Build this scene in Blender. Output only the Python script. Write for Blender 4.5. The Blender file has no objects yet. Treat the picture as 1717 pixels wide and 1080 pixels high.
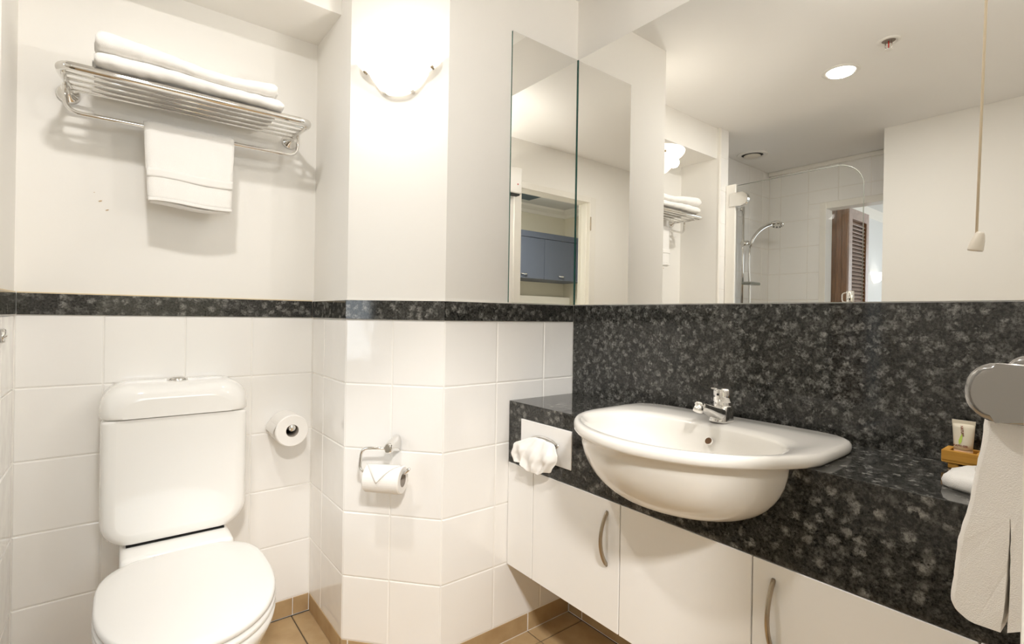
import bpy, bmesh, math, random
from mathutils import Vector, Matrix, noise

random.seed(7)
C = bpy.context.scene.collection
scene = bpy.context.scene
PI = math.pi

# ------------------------------------------------------------------ camera
cd = bpy.data.cameras.new('camera')
cam = bpy.data.objects.new('camera', cd)
C.objects.link(cam)
_r = Vector((0.7840087, -0.6205348, 0.0163357))
_u = Vector((-0.0124097, 0.0106427, 0.9998664))
_f = Vector((0.6206258, 0.7841066, -0.0006434))
cam.matrix_world = Matrix(((_r.x, _u.x, -_f.x, -1.32455), (_r.y, _u.y, -_f.y, -1.32587),
                           (_r.z, _u.z, -_f.z, 1.08195), (0, 0, 0, 1)))
cd.sensor_fit = 'HORIZONTAL'
cd.sensor_width = 36.0
cd.lens = 850.11 / 1717 * 36.0
cd.shift_x = (858.5 - 862.857) / 1717
cd.shift_y = (530.976 - 540.0) / 1717
cd.clip_start = 0.02
scene.camera = cam

# ------------------------------------------------------------------ light and exposure
world = bpy.data.worlds.new('world')
scene.world = world
world.use_nodes = True
bg = world.node_tree.nodes['Background']
bg.inputs['Color'].default_value = (0.80, 0.90, 1.0, 1)
bg.inputs['Strength'].default_value = 2.0

DOWNLIGHT_W, SCONCE_W, DAYLIGHT_W, KFILL_LAMP_W, KFILL_WINDOW_W, FILL_SCONCE_W = 8.6, 3.0, 18.0, 66.0, 9.5, 28.0
WARM, WARM2, DAY = (1.0, 0.97, 0.93), (1.0, 0.96, 0.905), (0.90, 0.955, 1.0)


def lamp(name, kind, loc, power, color, direction=None, **kw):
    d = bpy.data.lights.new(name, kind)
    d.energy = power
    d.color = color
    for k, v in kw.items():
        setattr(d, k, v)
    o = bpy.data.objects.new(name, d)
    o.location = loc
    if direction is not None:
        o.rotation_euler = Vector(direction).to_track_quat('-Z', 'Y').to_euler()
    C.objects.link(o)
    return o


CEIL = 2.242
lamp('downlight_lamp', 'AREA', (-1.303, -0.41, CEIL - 0.012), DOWNLIGHT_W, WARM, (0, 0, -1), shape='DISK', size=0.10)
lamp('sconce_lamp', 'POINT', (-0.7055, 0.0652, 1.805), SCONCE_W, WARM2, shadow_soft_size=0.022)
lamp('fill_sconce_lamp', 'POINT', (-0.145, -1.192, 1.805), FILL_SCONCE_W, WARM2, shadow_soft_size=0.022)  # added fill, inside an unseen sconce, to brighten the basin side
lamp('window_daylight', 'AREA', (-6.85, -0.72, 1.25), DAYLIGHT_W, DAY, (1, 0.03, 0), shape='RECTANGLE', size=1.5, size_y=1.6)
lamp('bedroom_side_daylight', 'AREA', (-4.2, -1.56, 1.35), 8.0, DAY, (0.15, 1, 0), shape='RECTANGLE', size=1.2, size_y=1.4)
lamp('kitchen_fill_lamp', 'AREA', (-1.5, -2.1, 2.40), KFILL_LAMP_W, WARM, (0, 0, -1), shape='DISK', size=0.25)  # added unseen ceiling light, brightens the kitchen and fills through the doorway

lamp('kitchen_fill_daylight', 'AREA', (-1.0, -3.44, 1.64), KFILL_WINDOW_W, DAY, (-0.05, 1, 0), shape='RECTANGLE', size=1.3, size_y=0.72)  # added frontal fill through the doorway, set in an added kitchen window

scene.view_settings.view_transform = 'Standard'
scene.view_settings.look = 'None'
scene.view_settings.gamma = 1.0
scene.view_settings.use_curve_mapping = False
scene.view_settings.exposure = 0.27
scene.cycles.max_bounces = 14
scene.cycles.diffuse_bounces = 8
scene.cycles.glossy_bounces = 8
scene.cycles.transmission_bounces = 10
scene.cycles.transparent_max_bounces = 12
scene.cycles.caustics_reflective = False
scene.cycles.caustics_refractive = False
scene.cycles.sample_clamp_indirect = 6.0


# ------------------------------------------------------------------ materials
def mat(name, color, rough=0.5, metal=0.0, spec=0.5, coat=0.0, emit=None, estr=0.0, trans=0.0, ior=1.45, sheen=0.0, sub=0.0):
    m = bpy.data.materials.new(name)
    m.use_nodes = True
    b = m.node_tree.nodes['Principled BSDF']
    b.inputs['Base Color'].default_value = (*color, 1)
    b.inputs['Roughness'].default_value = rough
    b.inputs['Metallic'].default_value = metal
    b.inputs['Specular IOR Level'].default_value = spec
    b.inputs['Coat Weight'].default_value = coat
    b.inputs['Coat Roughness'].default_value = 0.03
    b.inputs['IOR'].default_value = ior
    b.inputs['Transmission Weight'].default_value = trans
    b.inputs['Sheen Weight'].default_value = sheen
    if emit:
        b.inputs['Emission Color'].default_value = (*emit, 1)
        b.inputs['Emission Strength'].default_value = estr
    return m


def nodes(m):
    return m.node_tree.nodes, m.node_tree.links, m.node_tree.nodes['Principled BSDF']


def pos(nt):
    g = nt.nodes.new('ShaderNodeNewGeometry')
    return g.outputs['Position']


def add_bump(m, scale, strength, dist=0.002, detail=2.0, stretch=None, prev=None):
    n, l, b = nodes(m)
    t = n.new('ShaderNodeTexNoise')
    t.inputs['Scale'].default_value = scale
    t.inputs['Detail'].default_value = detail
    src = pos(m.node_tree)
    if stretch:
        mp = n.new('ShaderNodeMapping')
        mp.inputs['Scale'].default_value = stretch
        l.new(src, mp.inputs['Vector'])
        src = mp.outputs['Vector']
    l.new(src, t.inputs['Vector'])
    bu = n.new('ShaderNodeBump')
    bu.inputs['Strength'].default_value = strength
    bu.inputs['Distance'].default_value = dist
    l.new(t.outputs['Fac'], bu.inputs['Height'])
    if prev is not None:
        l.new(prev.outputs['Normal'], bu.inputs['Normal'])
    l.new(bu.outputs['Normal'], b.inputs['Normal'])
    return bu


def add_var(m, c1, c2, scale, detail=3.0, lo=0.35, hi=0.65, stretch=None):
    n, l, b = nodes(m)
    t = n.new('ShaderNodeTexNoise')
    t.inputs['Scale'].default_value = scale
    t.inputs['Detail'].default_value = detail
    src = pos(m.node_tree)
    if stretch:
        mp = n.new('ShaderNodeMapping')
        mp.inputs['Scale'].default_value = stretch
        l.new(src, mp.inputs['Vector'])
        src = mp.outputs['Vector']
    l.new(src, t.inputs['Vector'])
    r = n.new('ShaderNodeValToRGB')
    r.color_ramp.elements[0].position = lo
    r.color_ramp.elements[1].position = hi
    r.color_ramp.elements[0].color = (*c1, 1)
    r.color_ramp.elements[1].color = (*c2, 1)
    l.new(t.outputs['Fac'], r.inputs['Fac'])
    l.new(r.outputs['Color'], b.inputs['Base Color'])


M = {}
M['paint'] = mat('wall_paint', (0.85, 0.832, 0.795), 0.55, spec=0.25)
add_bump(M['paint'], 260, 0.06, 0.001)
M['ceiling'] = mat('ceiling_paint', (0.885, 0.875, 0.855), 0.7, spec=0.2)
M['grout'] = mat('pale_grout', (0.80, 0.76, 0.70), 0.8, spec=0.2)
M['tile'] = mat('white_glazed_tile', (0.87, 0.857, 0.835), 0.07, spec=0.5, coat=0.25)
_b = add_bump(M['tile'], 9, 0.35, 0.006, detail=1.0)
add_bump(M['tile'], 30, 0.12, 0.002, detail=1.0, prev=_b)
M['china'] = mat('white_vitreous_china', (0.88, 0.87, 0.845), 0.06, spec=0.5, coat=0.4)
M['sinkchina'] = mat('cream_vitreous_china', (0.805, 0.782, 0.738), 0.06, spec=0.5, coat=0.4)
M['seat'] = mat('white_toilet_seat_plastic', (0.83, 0.818, 0.795), 0.16, spec=0.5)
M['chrome'] = mat('chrome', (0.83, 0.82, 0.80), 0.05, metal=1.0)
M['brushed'] = mat('brushed_bronze_nickel', (0.42, 0.35, 0.26), 0.28, metal=1.0)
M['mirror'] = mat('mirror_silver', (0.935, 0.93, 0.905), 0.0, metal=1.0)
M['mirroredge'] = mat('green_glass_edge', (0.02, 0.10, 0.08), 0.08, spec=0.6)
M['cab'] = mat('white_laminate', (0.87, 0.86, 0.84), 0.22, spec=0.4)
M['dark'] = mat('dark_void', (0.01, 0.009, 0.008), 0.6)
M['towel'] = mat('white_terry_cloth', (0.885, 0.865, 0.83), 0.95, spec=0.1, sheen=0.35)
_b = add_bump(M['towel'], 800, 0.4, 0.003, detail=2.0)
add_bump(M['towel'], 60, 0.05, 0.006, detail=2.0, prev=_b)
M['towelband'] = mat('woven_towel_band', (0.835, 0.815, 0.78), 0.75, spec=0.15)
add_bump(M['towelband'], 300, 0.35, 0.001, stretch=(0.4, 1, 4))
M['paper'] = mat('white_tissue_paper', (0.85, 0.83, 0.80), 0.9, spec=0.1)
add_bump(M['paper'], 500, 0.25, 0.001)
M['card'] = mat('grey_cardboard_core', (0.30, 0.26, 0.22), 0.9, spec=0.1)
M['whiteplate'] = mat('white_enamel_plate', (0.86, 0.855, 0.845), 0.2, spec=0.45)
M['wplastic'] = mat('white_plastic', (0.82, 0.80, 0.76), 0.3, spec=0.4)
M['cream'] = mat('cream_plastic', (0.78, 0.73, 0.64), 0.35, spec=0.4)
M['cord'] = mat('cream_cord', (0.70, 0.60, 0.45), 0.8, spec=0.1)
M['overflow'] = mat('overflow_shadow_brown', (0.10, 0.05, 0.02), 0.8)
M['ochre'] = mat('yellowed_sealant', (0.70, 0.58, 0.38), 0.5, spec=0.3)
M['red'] = mat('red_bulb_liquid', (0.6, 0.03, 0.02), 0.2)
M['trim'] = mat('white_gloss_trim', (0.83, 0.805, 0.75), 0.28, spec=0.4)
M['blue'] = mat('slate_blue_laminate', (0.075, 0.088, 0.115), 0.4, spec=0.35)
M['bluedark'] = mat('dark_blue_shadow_gap', (0.015, 0.017, 0.022), 0.6)
M['grille'] = mat('teal_grey_grille', (0.13, 0.17, 0.19), 0.55)
M['kwall'] = mat('kitchen_wall_paint', (0.66, 0.63, 0.52), 0.6, spec=0.2)
M['bwall'] = mat('bedroom_wall_paint', (0.70, 0.70, 0.685), 0.6, spec=0.2)
M['greyrail'] = mat('grey_polished_metal', (0.36, 0.35, 0.335), 0.16, metal=0.75)
M['wood'] = mat('bamboo_wood', (0.62, 0.33, 0.06), 0.45, spec=0.35)
add_var(M['wood'], (0.66, 0.36, 0.075), (0.54, 0.27, 0.045), 40, 4, 0.3, 0.7, (1, 0.12, 3))
M['timber'] = mat('stained_timber', (0.17, 0.09, 0.045), 0.35, spec=0.4)
add_var(M['timber'], (0.30, 0.155, 0.07), (0.17, 0.085, 0.04), 45, 4, 0.3, 0.7, (2, 2, 0.15))
M['louvre'] = mat('brown_louvre_timber', (0.36, 0.25, 0.20), 0.4, spec=0.4)
add_var(M['louvre'], (0.52, 0.39, 0.33), (0.40, 0.29, 0.24), 40, 3, 0.3, 0.7, (1, 3, 1))
M['tubeclear'] = mat('frosted_tube_plastic', (0.72, 0.66, 0.53), 0.3, spec=0.4)
M['tubeamber'] = mat('amber_shampoo_tube', (0.74, 0.47, 0.12), 0.3, spec=0.4)
M['tubecap'] = mat('peach_tube_cap', (0.80, 0.55, 0.34), 0.35, spec=0.4)
M['print'] = mat('brown_print', (0.20, 0.06, 0.03), 0.6)
M['printgreen'] = mat('green_print', (0.45, 0.62, 0.10), 0.6)
M['soap'] = mat('pale_soap', (0.80, 0.77, 0.68), 0.35, spec=0.4)
M['lens'] = mat('lit_downlight_lens', (1, 1, 1), 0.5, emit=(1.0, 0.95, 0.88), estr=9.0)
M['sconce'] = mat('lit_opal_glass', (0.90, 0.87, 0.81), 0.25, emit=(1.0, 0.93, 0.82), estr=0.85, spec=0.4)
M['bedsconce'] = mat('lit_bedroom_glass', (0.9, 0.88, 0.84), 0.3, emit=(1.0, 0.97, 0.92), estr=1.2)
M['scuff'] = mat('chipped_paint', (0.55, 0.40, 0.24), 0.8)

# floor tile, tan terracotta
M['floortile'] = mat('tan_floor_tile', (0.42, 0.29, 0.17), 0.42, spec=0.35)
add_var(M['floortile'], (0.38, 0.255, 0.13), (0.47, 0.34, 0.19), 14, 6, 0.3, 0.72)
add_bump(M['floortile'], 90, 0.15, 0.001, detail=3)
M['floorgrout'] = mat('dark_floor_grout', (0.105, 0.085, 0.062), 0.9, spec=0.1)


def granite(name, gloss):
    m = mat(name, (0.02, 0.02, 0.018), gloss, spec=0.5, coat=0.0)
    n, l, b = nodes(m)
    p = pos(m.node_tree)
    warp = n.new('ShaderNodeTexNoise')
    warp.inputs['Scale'].default_value = 95
    warp.inputs['Detail'].default_value = 5
    l.new(p, warp.inputs['Vector'])
    mad = n.new('ShaderNodeVectorMath')
    mad.operation = 'MULTIPLY_ADD'
    mad.inputs[1].default_value = (0.024, 0.024, 0.024)
    l.new(warp.outputs['Color'], mad.inputs[0])
    l.new(p, mad.inputs[2])
    vo = n.new('ShaderNodeTexVoronoi')
    vo.inputs['Scale'].default_value = 50
    vo.inputs['Randomness'].default_value = 1.0
    l.new(mad.outputs['Vector'], vo.inputs['Vector'])
    r1 = n.new('ShaderNodeValToRGB')          # round blotch round each seed
    r1.color_ramp.elements[0].position = 0.20
    r1.color_ramp.elements[0].color = (1, 1, 1, 1)
    r1.color_ramp.elements[1].position = 0.62
    r1.color_ramp.elements[1].color = (0, 0, 0, 1)
    l.new(vo.outputs['Distance'], r1.inputs['Fac'])
    sep = n.new('ShaderNodeSeparateColor')
    l.new(vo.outputs['Color'], sep.inputs['Color'])
    r2 = n.new('ShaderNodeValToRGB')          # only some seeds are pale
    r2.color_ramp.elements[0].position = 0.12
    r2.color_ramp.elements[0].color = (0, 0, 0, 1)
    r2.color_ramp.elements[1].position = 0.90
    r2.color_ramp.elements[1].color = (1, 1, 1, 1)
    l.new(sep.outputs['Red'], r2.inputs['Fac'])
    mul = n.new('ShaderNodeMath')
    mul.operation = 'MULTIPLY'
    l.new(r1.outputs['Color'], mul.inputs[0])
    l.new(r2.outputs['Color'], mul.inputs[1])
    fine = n.new('ShaderNodeTexNoise')
    fine.inputs['Scale'].default_value = 190
    fine.inputs['Detail'].default_value = 5
    fine.inputs['Roughness'].default_value = 0.7
    l.new(p, fine.inputs['Vector'])
    r3 = n.new('ShaderNodeValToRGB')
    r3.color_ramp.elements[0].position = 0.33
    r3.color_ramp.elements[0].color = (0.05, 0.05, 0.05, 1)
    r3.color_ramp.elements[1].position = 0.68
    r3.color_ramp.elements[1].color = (1.2, 1.2, 1.2, 1)
    l.new(fine.outputs['Fac'], r3.inputs['Fac'])
    mul2 = n.new('ShaderNodeMath')
    mul2.operation = 'MULTIPLY'
    l.new(mul.outputs[0], mul2.inputs[0])
    l.new(r3.outputs['Color'], mul2.inputs[1])
    base = n.new('ShaderNodeValToRGB')        # fine dark speckle
    base.color_ramp.elements[0].position = 0.38
    base.color_ramp.elements[0].color = (0.006, 0.006, 0.0055, 1)
    base.color_ramp.elements[1].position = 0.75
    base.color_ramp.elements[1].color = (0.08, 0.079, 0.071, 1)
    l.new(fine.outputs['Fac'], base.inputs['Fac'])
    mix = n.new('ShaderNodeMix')
    mix.data_type = 'RGBA'
    l.new(mul2.outputs[0], mix.inputs['Factor'])
    l.new(base.outputs['Color'], mix.inputs['A'])
    mix.inputs['B'].default_value = (0.26, 0.255, 0.235, 1)
    l.new(mix.outputs['Result'], b.inputs['Base Color'])
    return m


M['granite'] = granite('black_speckled_granite', 0.06)

# clear glass for the shower screen: thin-sheet look that lets light through
g = bpy.data.materials.new('clear_screen_glass')
g.use_nodes = True
nt = g.node_tree
nt.nodes.clear()
out = nt.nodes.new('ShaderNodeOutputMaterial')
tr = nt.nodes.new('ShaderNodeBsdfTransparent')
tr.inputs['Color'].default_value = (0.955, 0.965, 0.955, 1)
gl = nt.nodes.new('ShaderNodeBsdfGlossy')
gl.inputs['Roughness'].default_value = 0.0
fr = nt.nodes.new('ShaderNodeFresnel')
fr.inputs['IOR'].default_value = 1.5
mx = nt.nodes.new('ShaderNodeMixShader')
nt.links.new(fr.outputs['Fac'], mx.inputs['Fac'])
nt.links.new(tr.outputs['BSDF'], mx.inputs[1])
nt.links.new(gl.outputs['BSDF'], mx.inputs[2])
nt.links.new(mx.outputs['Shader'], out.inputs['Surface'])
M['glass'] = g
M['glassedge'] = mat('screen_glass_edge', (0.22, 0.23, 0.20), 0.15, spec=0.6)


# ------------------------------------------------------------------ helpers
def obj(name, data, m=None, parent=None, loc=None, smooth=False, structure=False):
    if isinstance(data, bmesh.types.BMesh):
        bm = data
        bmesh.ops.recalc_face_normals(bm, faces=bm.faces)
        me = bpy.data.meshes.new(name)
        bm.to_mesh(me)
        bm.free()
    else:
        me = data
    if m is not None and not me.materials:
        for mm in (m if isinstance(m, (list, tuple)) else [m]):
            me.materials.append(mm)
    if smooth:
        me.polygons.foreach_set('use_smooth', [len(p.vertices) <= 4 for p in me.polygons])
        me.update()
    o = bpy.data.objects.new(name, me)
    C.objects.link(o)
    if parent is not None:
        o.parent = parent
    if loc is not None:
        o.location = loc
    if structure:
        o['kind'] = 'structure'
    return o


def thing(name, label, cat, loc=(0, 0, 0), group=None):
    o = bpy.data.objects.new(name, None)
    o.empty_display_size = 0.05
    o.location = loc
    C.objects.link(o)
    tag(o, label, cat, group)
    return o


def tag(o, label, cat, group=None):
    o['label'] = label
    o['category'] = cat
    if group:
        o['group'] = group
    return o


def part(name, bm, m, root, smooth=False, label=None):
    """part built in world coordinates, parented under a thing that may stand anywhere"""
    o = obj(name, bm, m, root, smooth=smooth)
    rl = Vector((0, 0, 0))
    p = root
    while p is not None:
        rl += p.location
        p = p.parent
    o.location = -rl
    if label:
        o['label'] = label
    return o


def box(bm, x0, x1, y0, y1, z0, z1, bev=0.0, seg=2):
    vs = [bm.verts.new((x, y, z)) for x in (x0, x1) for y in (y0, y1) for z in (z0, z1)]
    fs = [(0, 1, 3, 2), (4, 6, 7, 5), (0, 4, 5, 1), (2, 3, 7, 6), (0, 2, 6, 4), (1, 5, 7, 3)]
    faces = [bm.faces.new([vs[i] for i in f]) for f in fs]
    if bev > 0:
        es = list({e for f in faces for e in f.edges})
        bmesh.ops.bevel(bm, geom=es, offset=bev, segments=seg, profile=0.5, affect='EDGES')
    return faces


def boxm(*a, **k):
    bm = bmesh.new()
    box(bm, *a, **k)
    return bm


def prism(bm, poly, z0, z1, axis='z', bev=0.0, seg=2):
    """polygon in the two other axes extruded along axis"""
    def P(a, b, c):
        return {'z': (a, b, c), 'x': (c, a, b), 'y': (a, c, b)}[axis]
    lo = [bm.verts.new(P(a, b, z0)) for a, b in poly]
    hi = [bm.verts.new(P(a, b, z1)) for a, b in poly]
    n = len(poly)
    fs = [bm.faces.new(lo[::-1]), bm.faces.new(hi)]
    for i in range(n):
        bm.faces.new((lo[i], lo[(i + 1) % n], hi[(i + 1) % n], hi[i]))
    if bev > 0:
        es = list({e for f in fs for e in f.edges})
        bmesh.ops.bevel(bm, geom=es, offset=bev, segments=seg, profile=0.5, affect='EDGES')


def frame_along(pts, closed=False):
    n = len(pts)
    T = []
    for i in range(n):
        a = pts[(i - 1) % n] if (closed or i > 0) else pts[i]
        b = pts[(i + 1) % n] if (closed or i < n - 1) else pts[i]
        T.append((b - a).normalized())
    ref = Vector((0, 0, 1)) if abs(T[0].z) < 0.9 else Vector((1, 0, 0))
    N = [(ref - T[0] * ref.dot(T[0])).normalized()]
    for i in range(1, n):
        v = N[-1] - T[i] * N[-1].dot(T[i])
        N.append(v.normalized())
    return T, N


def tube(bm, pts, r, seg=12, closed=False, cap=True, rfun=None, flat=1.0):
    pts = [Vector(p) for p in pts]
    T, N = frame_along(pts, closed)
    rings = []
    for i, p in enumerate(pts):
        B = T[i].cross(N[i])
        rr = r if rfun is None else rfun(i / (len(pts) - 1))
        rings.append([bm.verts.new(p + N[i] * math.cos(t) * rr + B * math.sin(t) * rr * flat)
                      for t in [2 * PI * k / seg for k in range(seg)]])
    m = len(rings)
    for i in range(m if closed else m - 1):
        a, b = rings[i], rings[(i + 1) % m]
        for k in range(seg):
            bm.faces.new((a[k], a[(k + 1) % seg], b[(k + 1) % seg], b[k]))
    if cap and not closed:
        bm.faces.new(rings[0][::-1])
        bm.faces.new(rings[-1])


def rounded(pts, rad, n=6, closed=False):
    """polyline with its corners rounded"""
    pts = [Vector(p) for p in pts]
    out = []
    N = len(pts)
    for i, p in enumerate(pts):
        if not closed and i in (0, N - 1):
            out.append(p)
            continue
        a, b = pts[(i - 1) % N], pts[(i + 1) % N]
        da, db = (a - p), (b - p)
        ra = min(rad, da.length * 0.49, db.length * 0.49)
        s, e = p + da.normalized() * ra, p + db.normalized() * ra
        for k in range(n + 1):
            t = k / n
            out.append((1 - t) ** 2 * s + 2 * t * (1 - t) * p + t * t * e)
    return out


def loft(bm, rings, cap0=True, cap1=True):
    R = [[bm.verts.new(p) for p in ring] for ring in rings]
    n = len(R[0])
    for a, b in zip(R, R[1:]):
        for k in range(n):
            bm.faces.new((a[k], a[(k + 1) % n], b[(k + 1) % n], b[k]))
    if cap0:
        bm.faces.new(R[0][::-1])
    if cap1:
        bm.faces.new(R[-1])
    return R


def lathe(bm, prof, center, axis='z', seg=32, close=True):
    """profile (radius, height) turned about an axis through center; returns nothing"""
    c = Vector(center)
    ax = {'z': (Vector((1, 0, 0)), Vector((0, 1, 0)), Vector((0, 0, 1))),
          'y': (Vector((1, 0, 0)), Vector((0, 0, 1)), Vector((0, 1, 0))),
          'x': (Vector((0, 1, 0)), Vector((0, 0, 1)), Vector((1, 0, 0)))}[axis] if isinstance(axis, str) else axis
    rings = []
    for r, h in prof:
        rings.append([c + ax[0] * math.cos(t) * max(r, 1e-5) + ax[1] * math.sin(t) * max(r, 1e-5) + ax[2] * h
                      for t in [2 * PI * k / seg for k in range(seg)]])
    loft(bm, rings, close, close)


def superell(a, b, n, t):
    c, s = math.cos(t), math.sin(t)
    return (a * math.copysign(abs(c) ** (2 / n), c), b * math.copysign(abs(s) ** (2 / n), s))


# ------------------------------------------------------------------ room constants (metres, solved from the photograph)
YT = 0.577            # wall behind the toilet
XR, YR, X2 = -0.754, 0.2414, -0.542   # chamfered column
XL = -1.533           # left side of the toilet niche
SK = 0.0645           # skirting height
BB = SK + 1.0         # underside of the granite band
BT = BB + 0.0594      # top of the granite band
ZM = 2.0236           # mirror top
CT, ZF, CB, VD = 0.8035, 0.602, 0.2624, 0.2923
YF = -1.272           # door wall
XB = -2.73            # far shower wall
E4 = 0.0018

# ------------------------------------------------------------------ floor
floor = obj('floor', boxm(-2.9, 0.1, -3.6, 0.7, -0.12, -0.004), M['floorgrout'], structure=True)


def unit_tile(bev):
    """tile lying in x,y 0..1, its face at z=0 (front), body to z=-1, edges softened"""
    bm = bmesh.new()
    e = bev
    base = [(0, 0), (1, 0), (1, 1), (0, 1)]
    ins = [(e, e), (1 - e, e), (1 - e, 1 - e), (e, 1 - e)]
    mid = [(e * .3, e * .3), (1 - e * .3, e * .3), (1 - e * .3, 1 - e * .3), (e * .3, 1 - e * .3)]
    r0 = [Vector((x, y, -1)) for x, y in base]
    r1 = [Vector((x, y, -0.30)) for x, y in base]
    r2 = [Vector((x, y, -0.08)) for x, y in mid]
    r3 = [Vector((x, y, 0)) for x, y in ins]
    loft(bm, [r0, r1, r2, r3], False, True)
    bmesh.ops.recalc_face_normals(bm, faces=bm.faces)
    me = bpy.data.meshes.new('tile')
    bm.to_mesh(me)
    bm.free()
    return me


WALL_TILE = unit_tile(0.016)
WALL_TILE.materials.append(M['tile'])
FLOOR_TILE = unit_tile(0.012)
FLOOR_TILE.materials.append(M['floortile'])
SKIRT_TILE = unit_tile(0.02)
SKIRT_TILE.materials.append(M['floortile'])


def put_tile(me, name, parent, origin, u, v, w, h, depth=0.008):
    """tile with its lower-left corner at origin, u along its width, v up; face normal u x v"""
    u, v = Vector(u).normalized(), Vector(v).normalized()
    n = u.cross(v)
    o = bpy.data.objects.new(name, me)
    C.objects.link(o)
    o.parent = parent
    jit = random.uniform(-0.0006, 0.0006)
    og = Vector(origin) + n * jit
    o.matrix_world = Matrix(((u.x * w, v.x * h, n.x * depth, og.x), (u.y * w, v.y * h, n.y * depth, og.y),
                             (u.z * w, v.z * h, n.z * depth, og.z), (0, 0, 0, 1)))
    return o


def tile_run(parent, a, b, cuts, rows, me=WALL_TILE, name='tile', g=0.0026):
    """tiles on the vertical plane from plan point a to b; cuts = distances of the joints, rows = heights of the joints"""
    a, b = Vector((*a, 0)), Vector((*b, 0))
    u = (b - a).normalized()
    for s0, s1 in zip(cuts, cuts[1:]):
        for z0, z1 in zip(rows, rows[1:]):
            o = a + u * (s0 + g / 2) + Vector((0, 0, z0 + g / 2))
            put_tile(me, name, parent, o, u, (0, 0, 1), s1 - s0 - g, z1 - z0 - g)


FP = 0.31
for i in range(-5, 1):
    for j in range(-4, 2):
        x0, y0 = -0.1925 + FP * (i - 0), -0.065 + FP * j
        x1, y1 = x0 + FP, y0 + FP
        x0c, x1c = max(x0, -1.62), min(x1, 0.002)
        y0c, y1c = max(y0, YF), (YT if y1 > 0.5 else y1)
        if x1c - x0c > 0.03 and y1c - y0c > 0.03:
            put_tile(FLOOR_TILE, 'tile', floor, (x0c + .002, y0c + .002, 0), (1, 0, 0), (0, 1, 0), x1c - x0c - .004, y1c - y0c - .004)

# ------------------------------------------------------------------ walls
wall_back = obj('wall_back', boxm(-1.66, -0.70, YT + E4, YT + 0.1, 0, CEIL), M['paint'], structure=True)
n1 = Vector((-0.75157, -0.65966))           # chamfer normal
off = [(XR + E4, YT + E4)]
# offset corners of the column by 4 mm
def corner_off(p, na, nb, d):
    na, nb = Vector(na), Vector(nb)
    k = d / (1 + na.dot(nb))
    return (p[0] - (na.x + nb.x) * k, p[1] - (na.y + nb.y) * k)
colpoly = [(XR + E4, YT + 0.1), corner_off((XR, YR), (-1, 0), n1, E4), corner_off((X2, 0), n1, (0, -1), E4), (0.1, E4), (0.1, YT + 0.1)]
bm = bmesh.new()
prism(bm, colpoly, 0, CEIL)
wall_column = obj('wall_column', bm, M['paint'], structure=True)
wall_right = obj('wall_right', boxm(E4, 0.1, -1.36, 0.05, 0, CEIL), M['paint'], structure=True)
bm = bmesh.new()
DX0, DX1, DZ = -1.411, -0.759, 1.93
box(bm, -2.8, DX0, -1.35, YF, 0, CEIL)
box(bm, DX1, 0.1, -1.35, YF, 0, CEIL)
box(bm, DX0, DX1, -1.35, YF, DZ, CEIL)
wall_front = obj('wall_front', bm, M['paint'], structure=True)
wall_left = obj('wall_left', boxm(-1.632, XL - E4, 0.315 + E4, YT + 0.05, 0, CEIL), M['paint'], structure=True)
bm = bmesh.new()
OY0, OY1, OZ = -0.62, 0.165, 1.90
box(bm, -2.83, XB - E4, OY1, YT + 0.1, 0, CEIL)
box(bm, -2.83, XB - E4, -1.35, OY0, 0, CEIL)
box(bm, -2.83, XB - E4, OY0, OY1, OZ, CEIL)
wall_shower = obj('wall_shower', bm, M['grout'], structure=True)
wall_shower_end = obj('wall_shower_end', boxm(-2.83, -1.632, YT + E4, YT + 0.1, 0, CEIL), M['grout'], structure=True)
wall_divider = obj('wall_divider', boxm(-2.38, -2.28, -1.30, -0.308, 0, CEIL), M['paint'], structure=True)
ceiling = obj('ceiling', boxm(-2.83, 0.1, -1.35, 0.68, CEIL, CEIL + 0.1), M['ceiling'], structure=True)
ceiling_niche = obj('ceiling_niche', boxm(XL - 0.002, XR + 0.006, 0.334, YT + 0.02, 2.057, CEIL + 0.02), M['paint'], structure=True)

# wall tiles, every one its own piece
rows = [SK + 0.2 * k for k in range(6)]
tile_run(wall_back, (XL, YT), (XR, YT), [0, 0.187, 0.388, 0.579, 0.779], rows)
tile_run(wall_column, (XR, YT), (XR, YR), [0, 0.129, YT - YR], rows)
CL = 0.32124
tile_run(wall_column, (XR, YR), (X2, 0), [0, 0.1555, CL], rows)
tile_run(wall_column, (X2, 0), (0, 0), [0, 0.197, 0.400, 0.542], rows)
tile_run(wall_left, (XL, 0.3155), (XL, YT), [0, 0.062, 0.262], rows)
endrows = [SK + 0.2 * k for k in range(11)] + [CEIL]
tile_run(wall_left, (-1.635, 0.315), (-1.549, 0.315), [0, 0.086], endrows)
# shower walls
xs = [0.0, 0.11] + [0.11 + 0.2 * k for k in range(1, 5)] + [1.097]
srows = [1.04, 1.24, 1.44, 1.64, 1.84, 2.042, CEIL]
tile_run(wall_shower_end, (XB, YT), (-1.633, YT), xs, srows)
ys = [-0.308, -0.110, 0.0885, 0.289, 0.489, YT]
for y0, y1 in zip(ys, ys[1:]):
    for z0, z1 in zip(srows, srows[1:]):
        if y1 <= OY1 + 0.045 and z1 < 1.95:
            continue
        if y0 < OY1 + 0.045 and z0 < 1.948:      # tiles cut round the door casing
            if z1 > 1.948:
                tile_run(wall_shower, (XB, y0), (XB, y1), [0, y1 - y0], [1.948, z1])
            if y1 > OY1 + 0.045:
                tile_run(wall_shower, (XB, OY1 + 0.043), (XB, y1), [0, y1 - OY1 - 0.043], [z0, min(z1, 1.948)])
            continue
        tile_run(wall_shower, (XB, y0), (XB, y1), [0, y1 - y0], [z0, z1])
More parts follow.
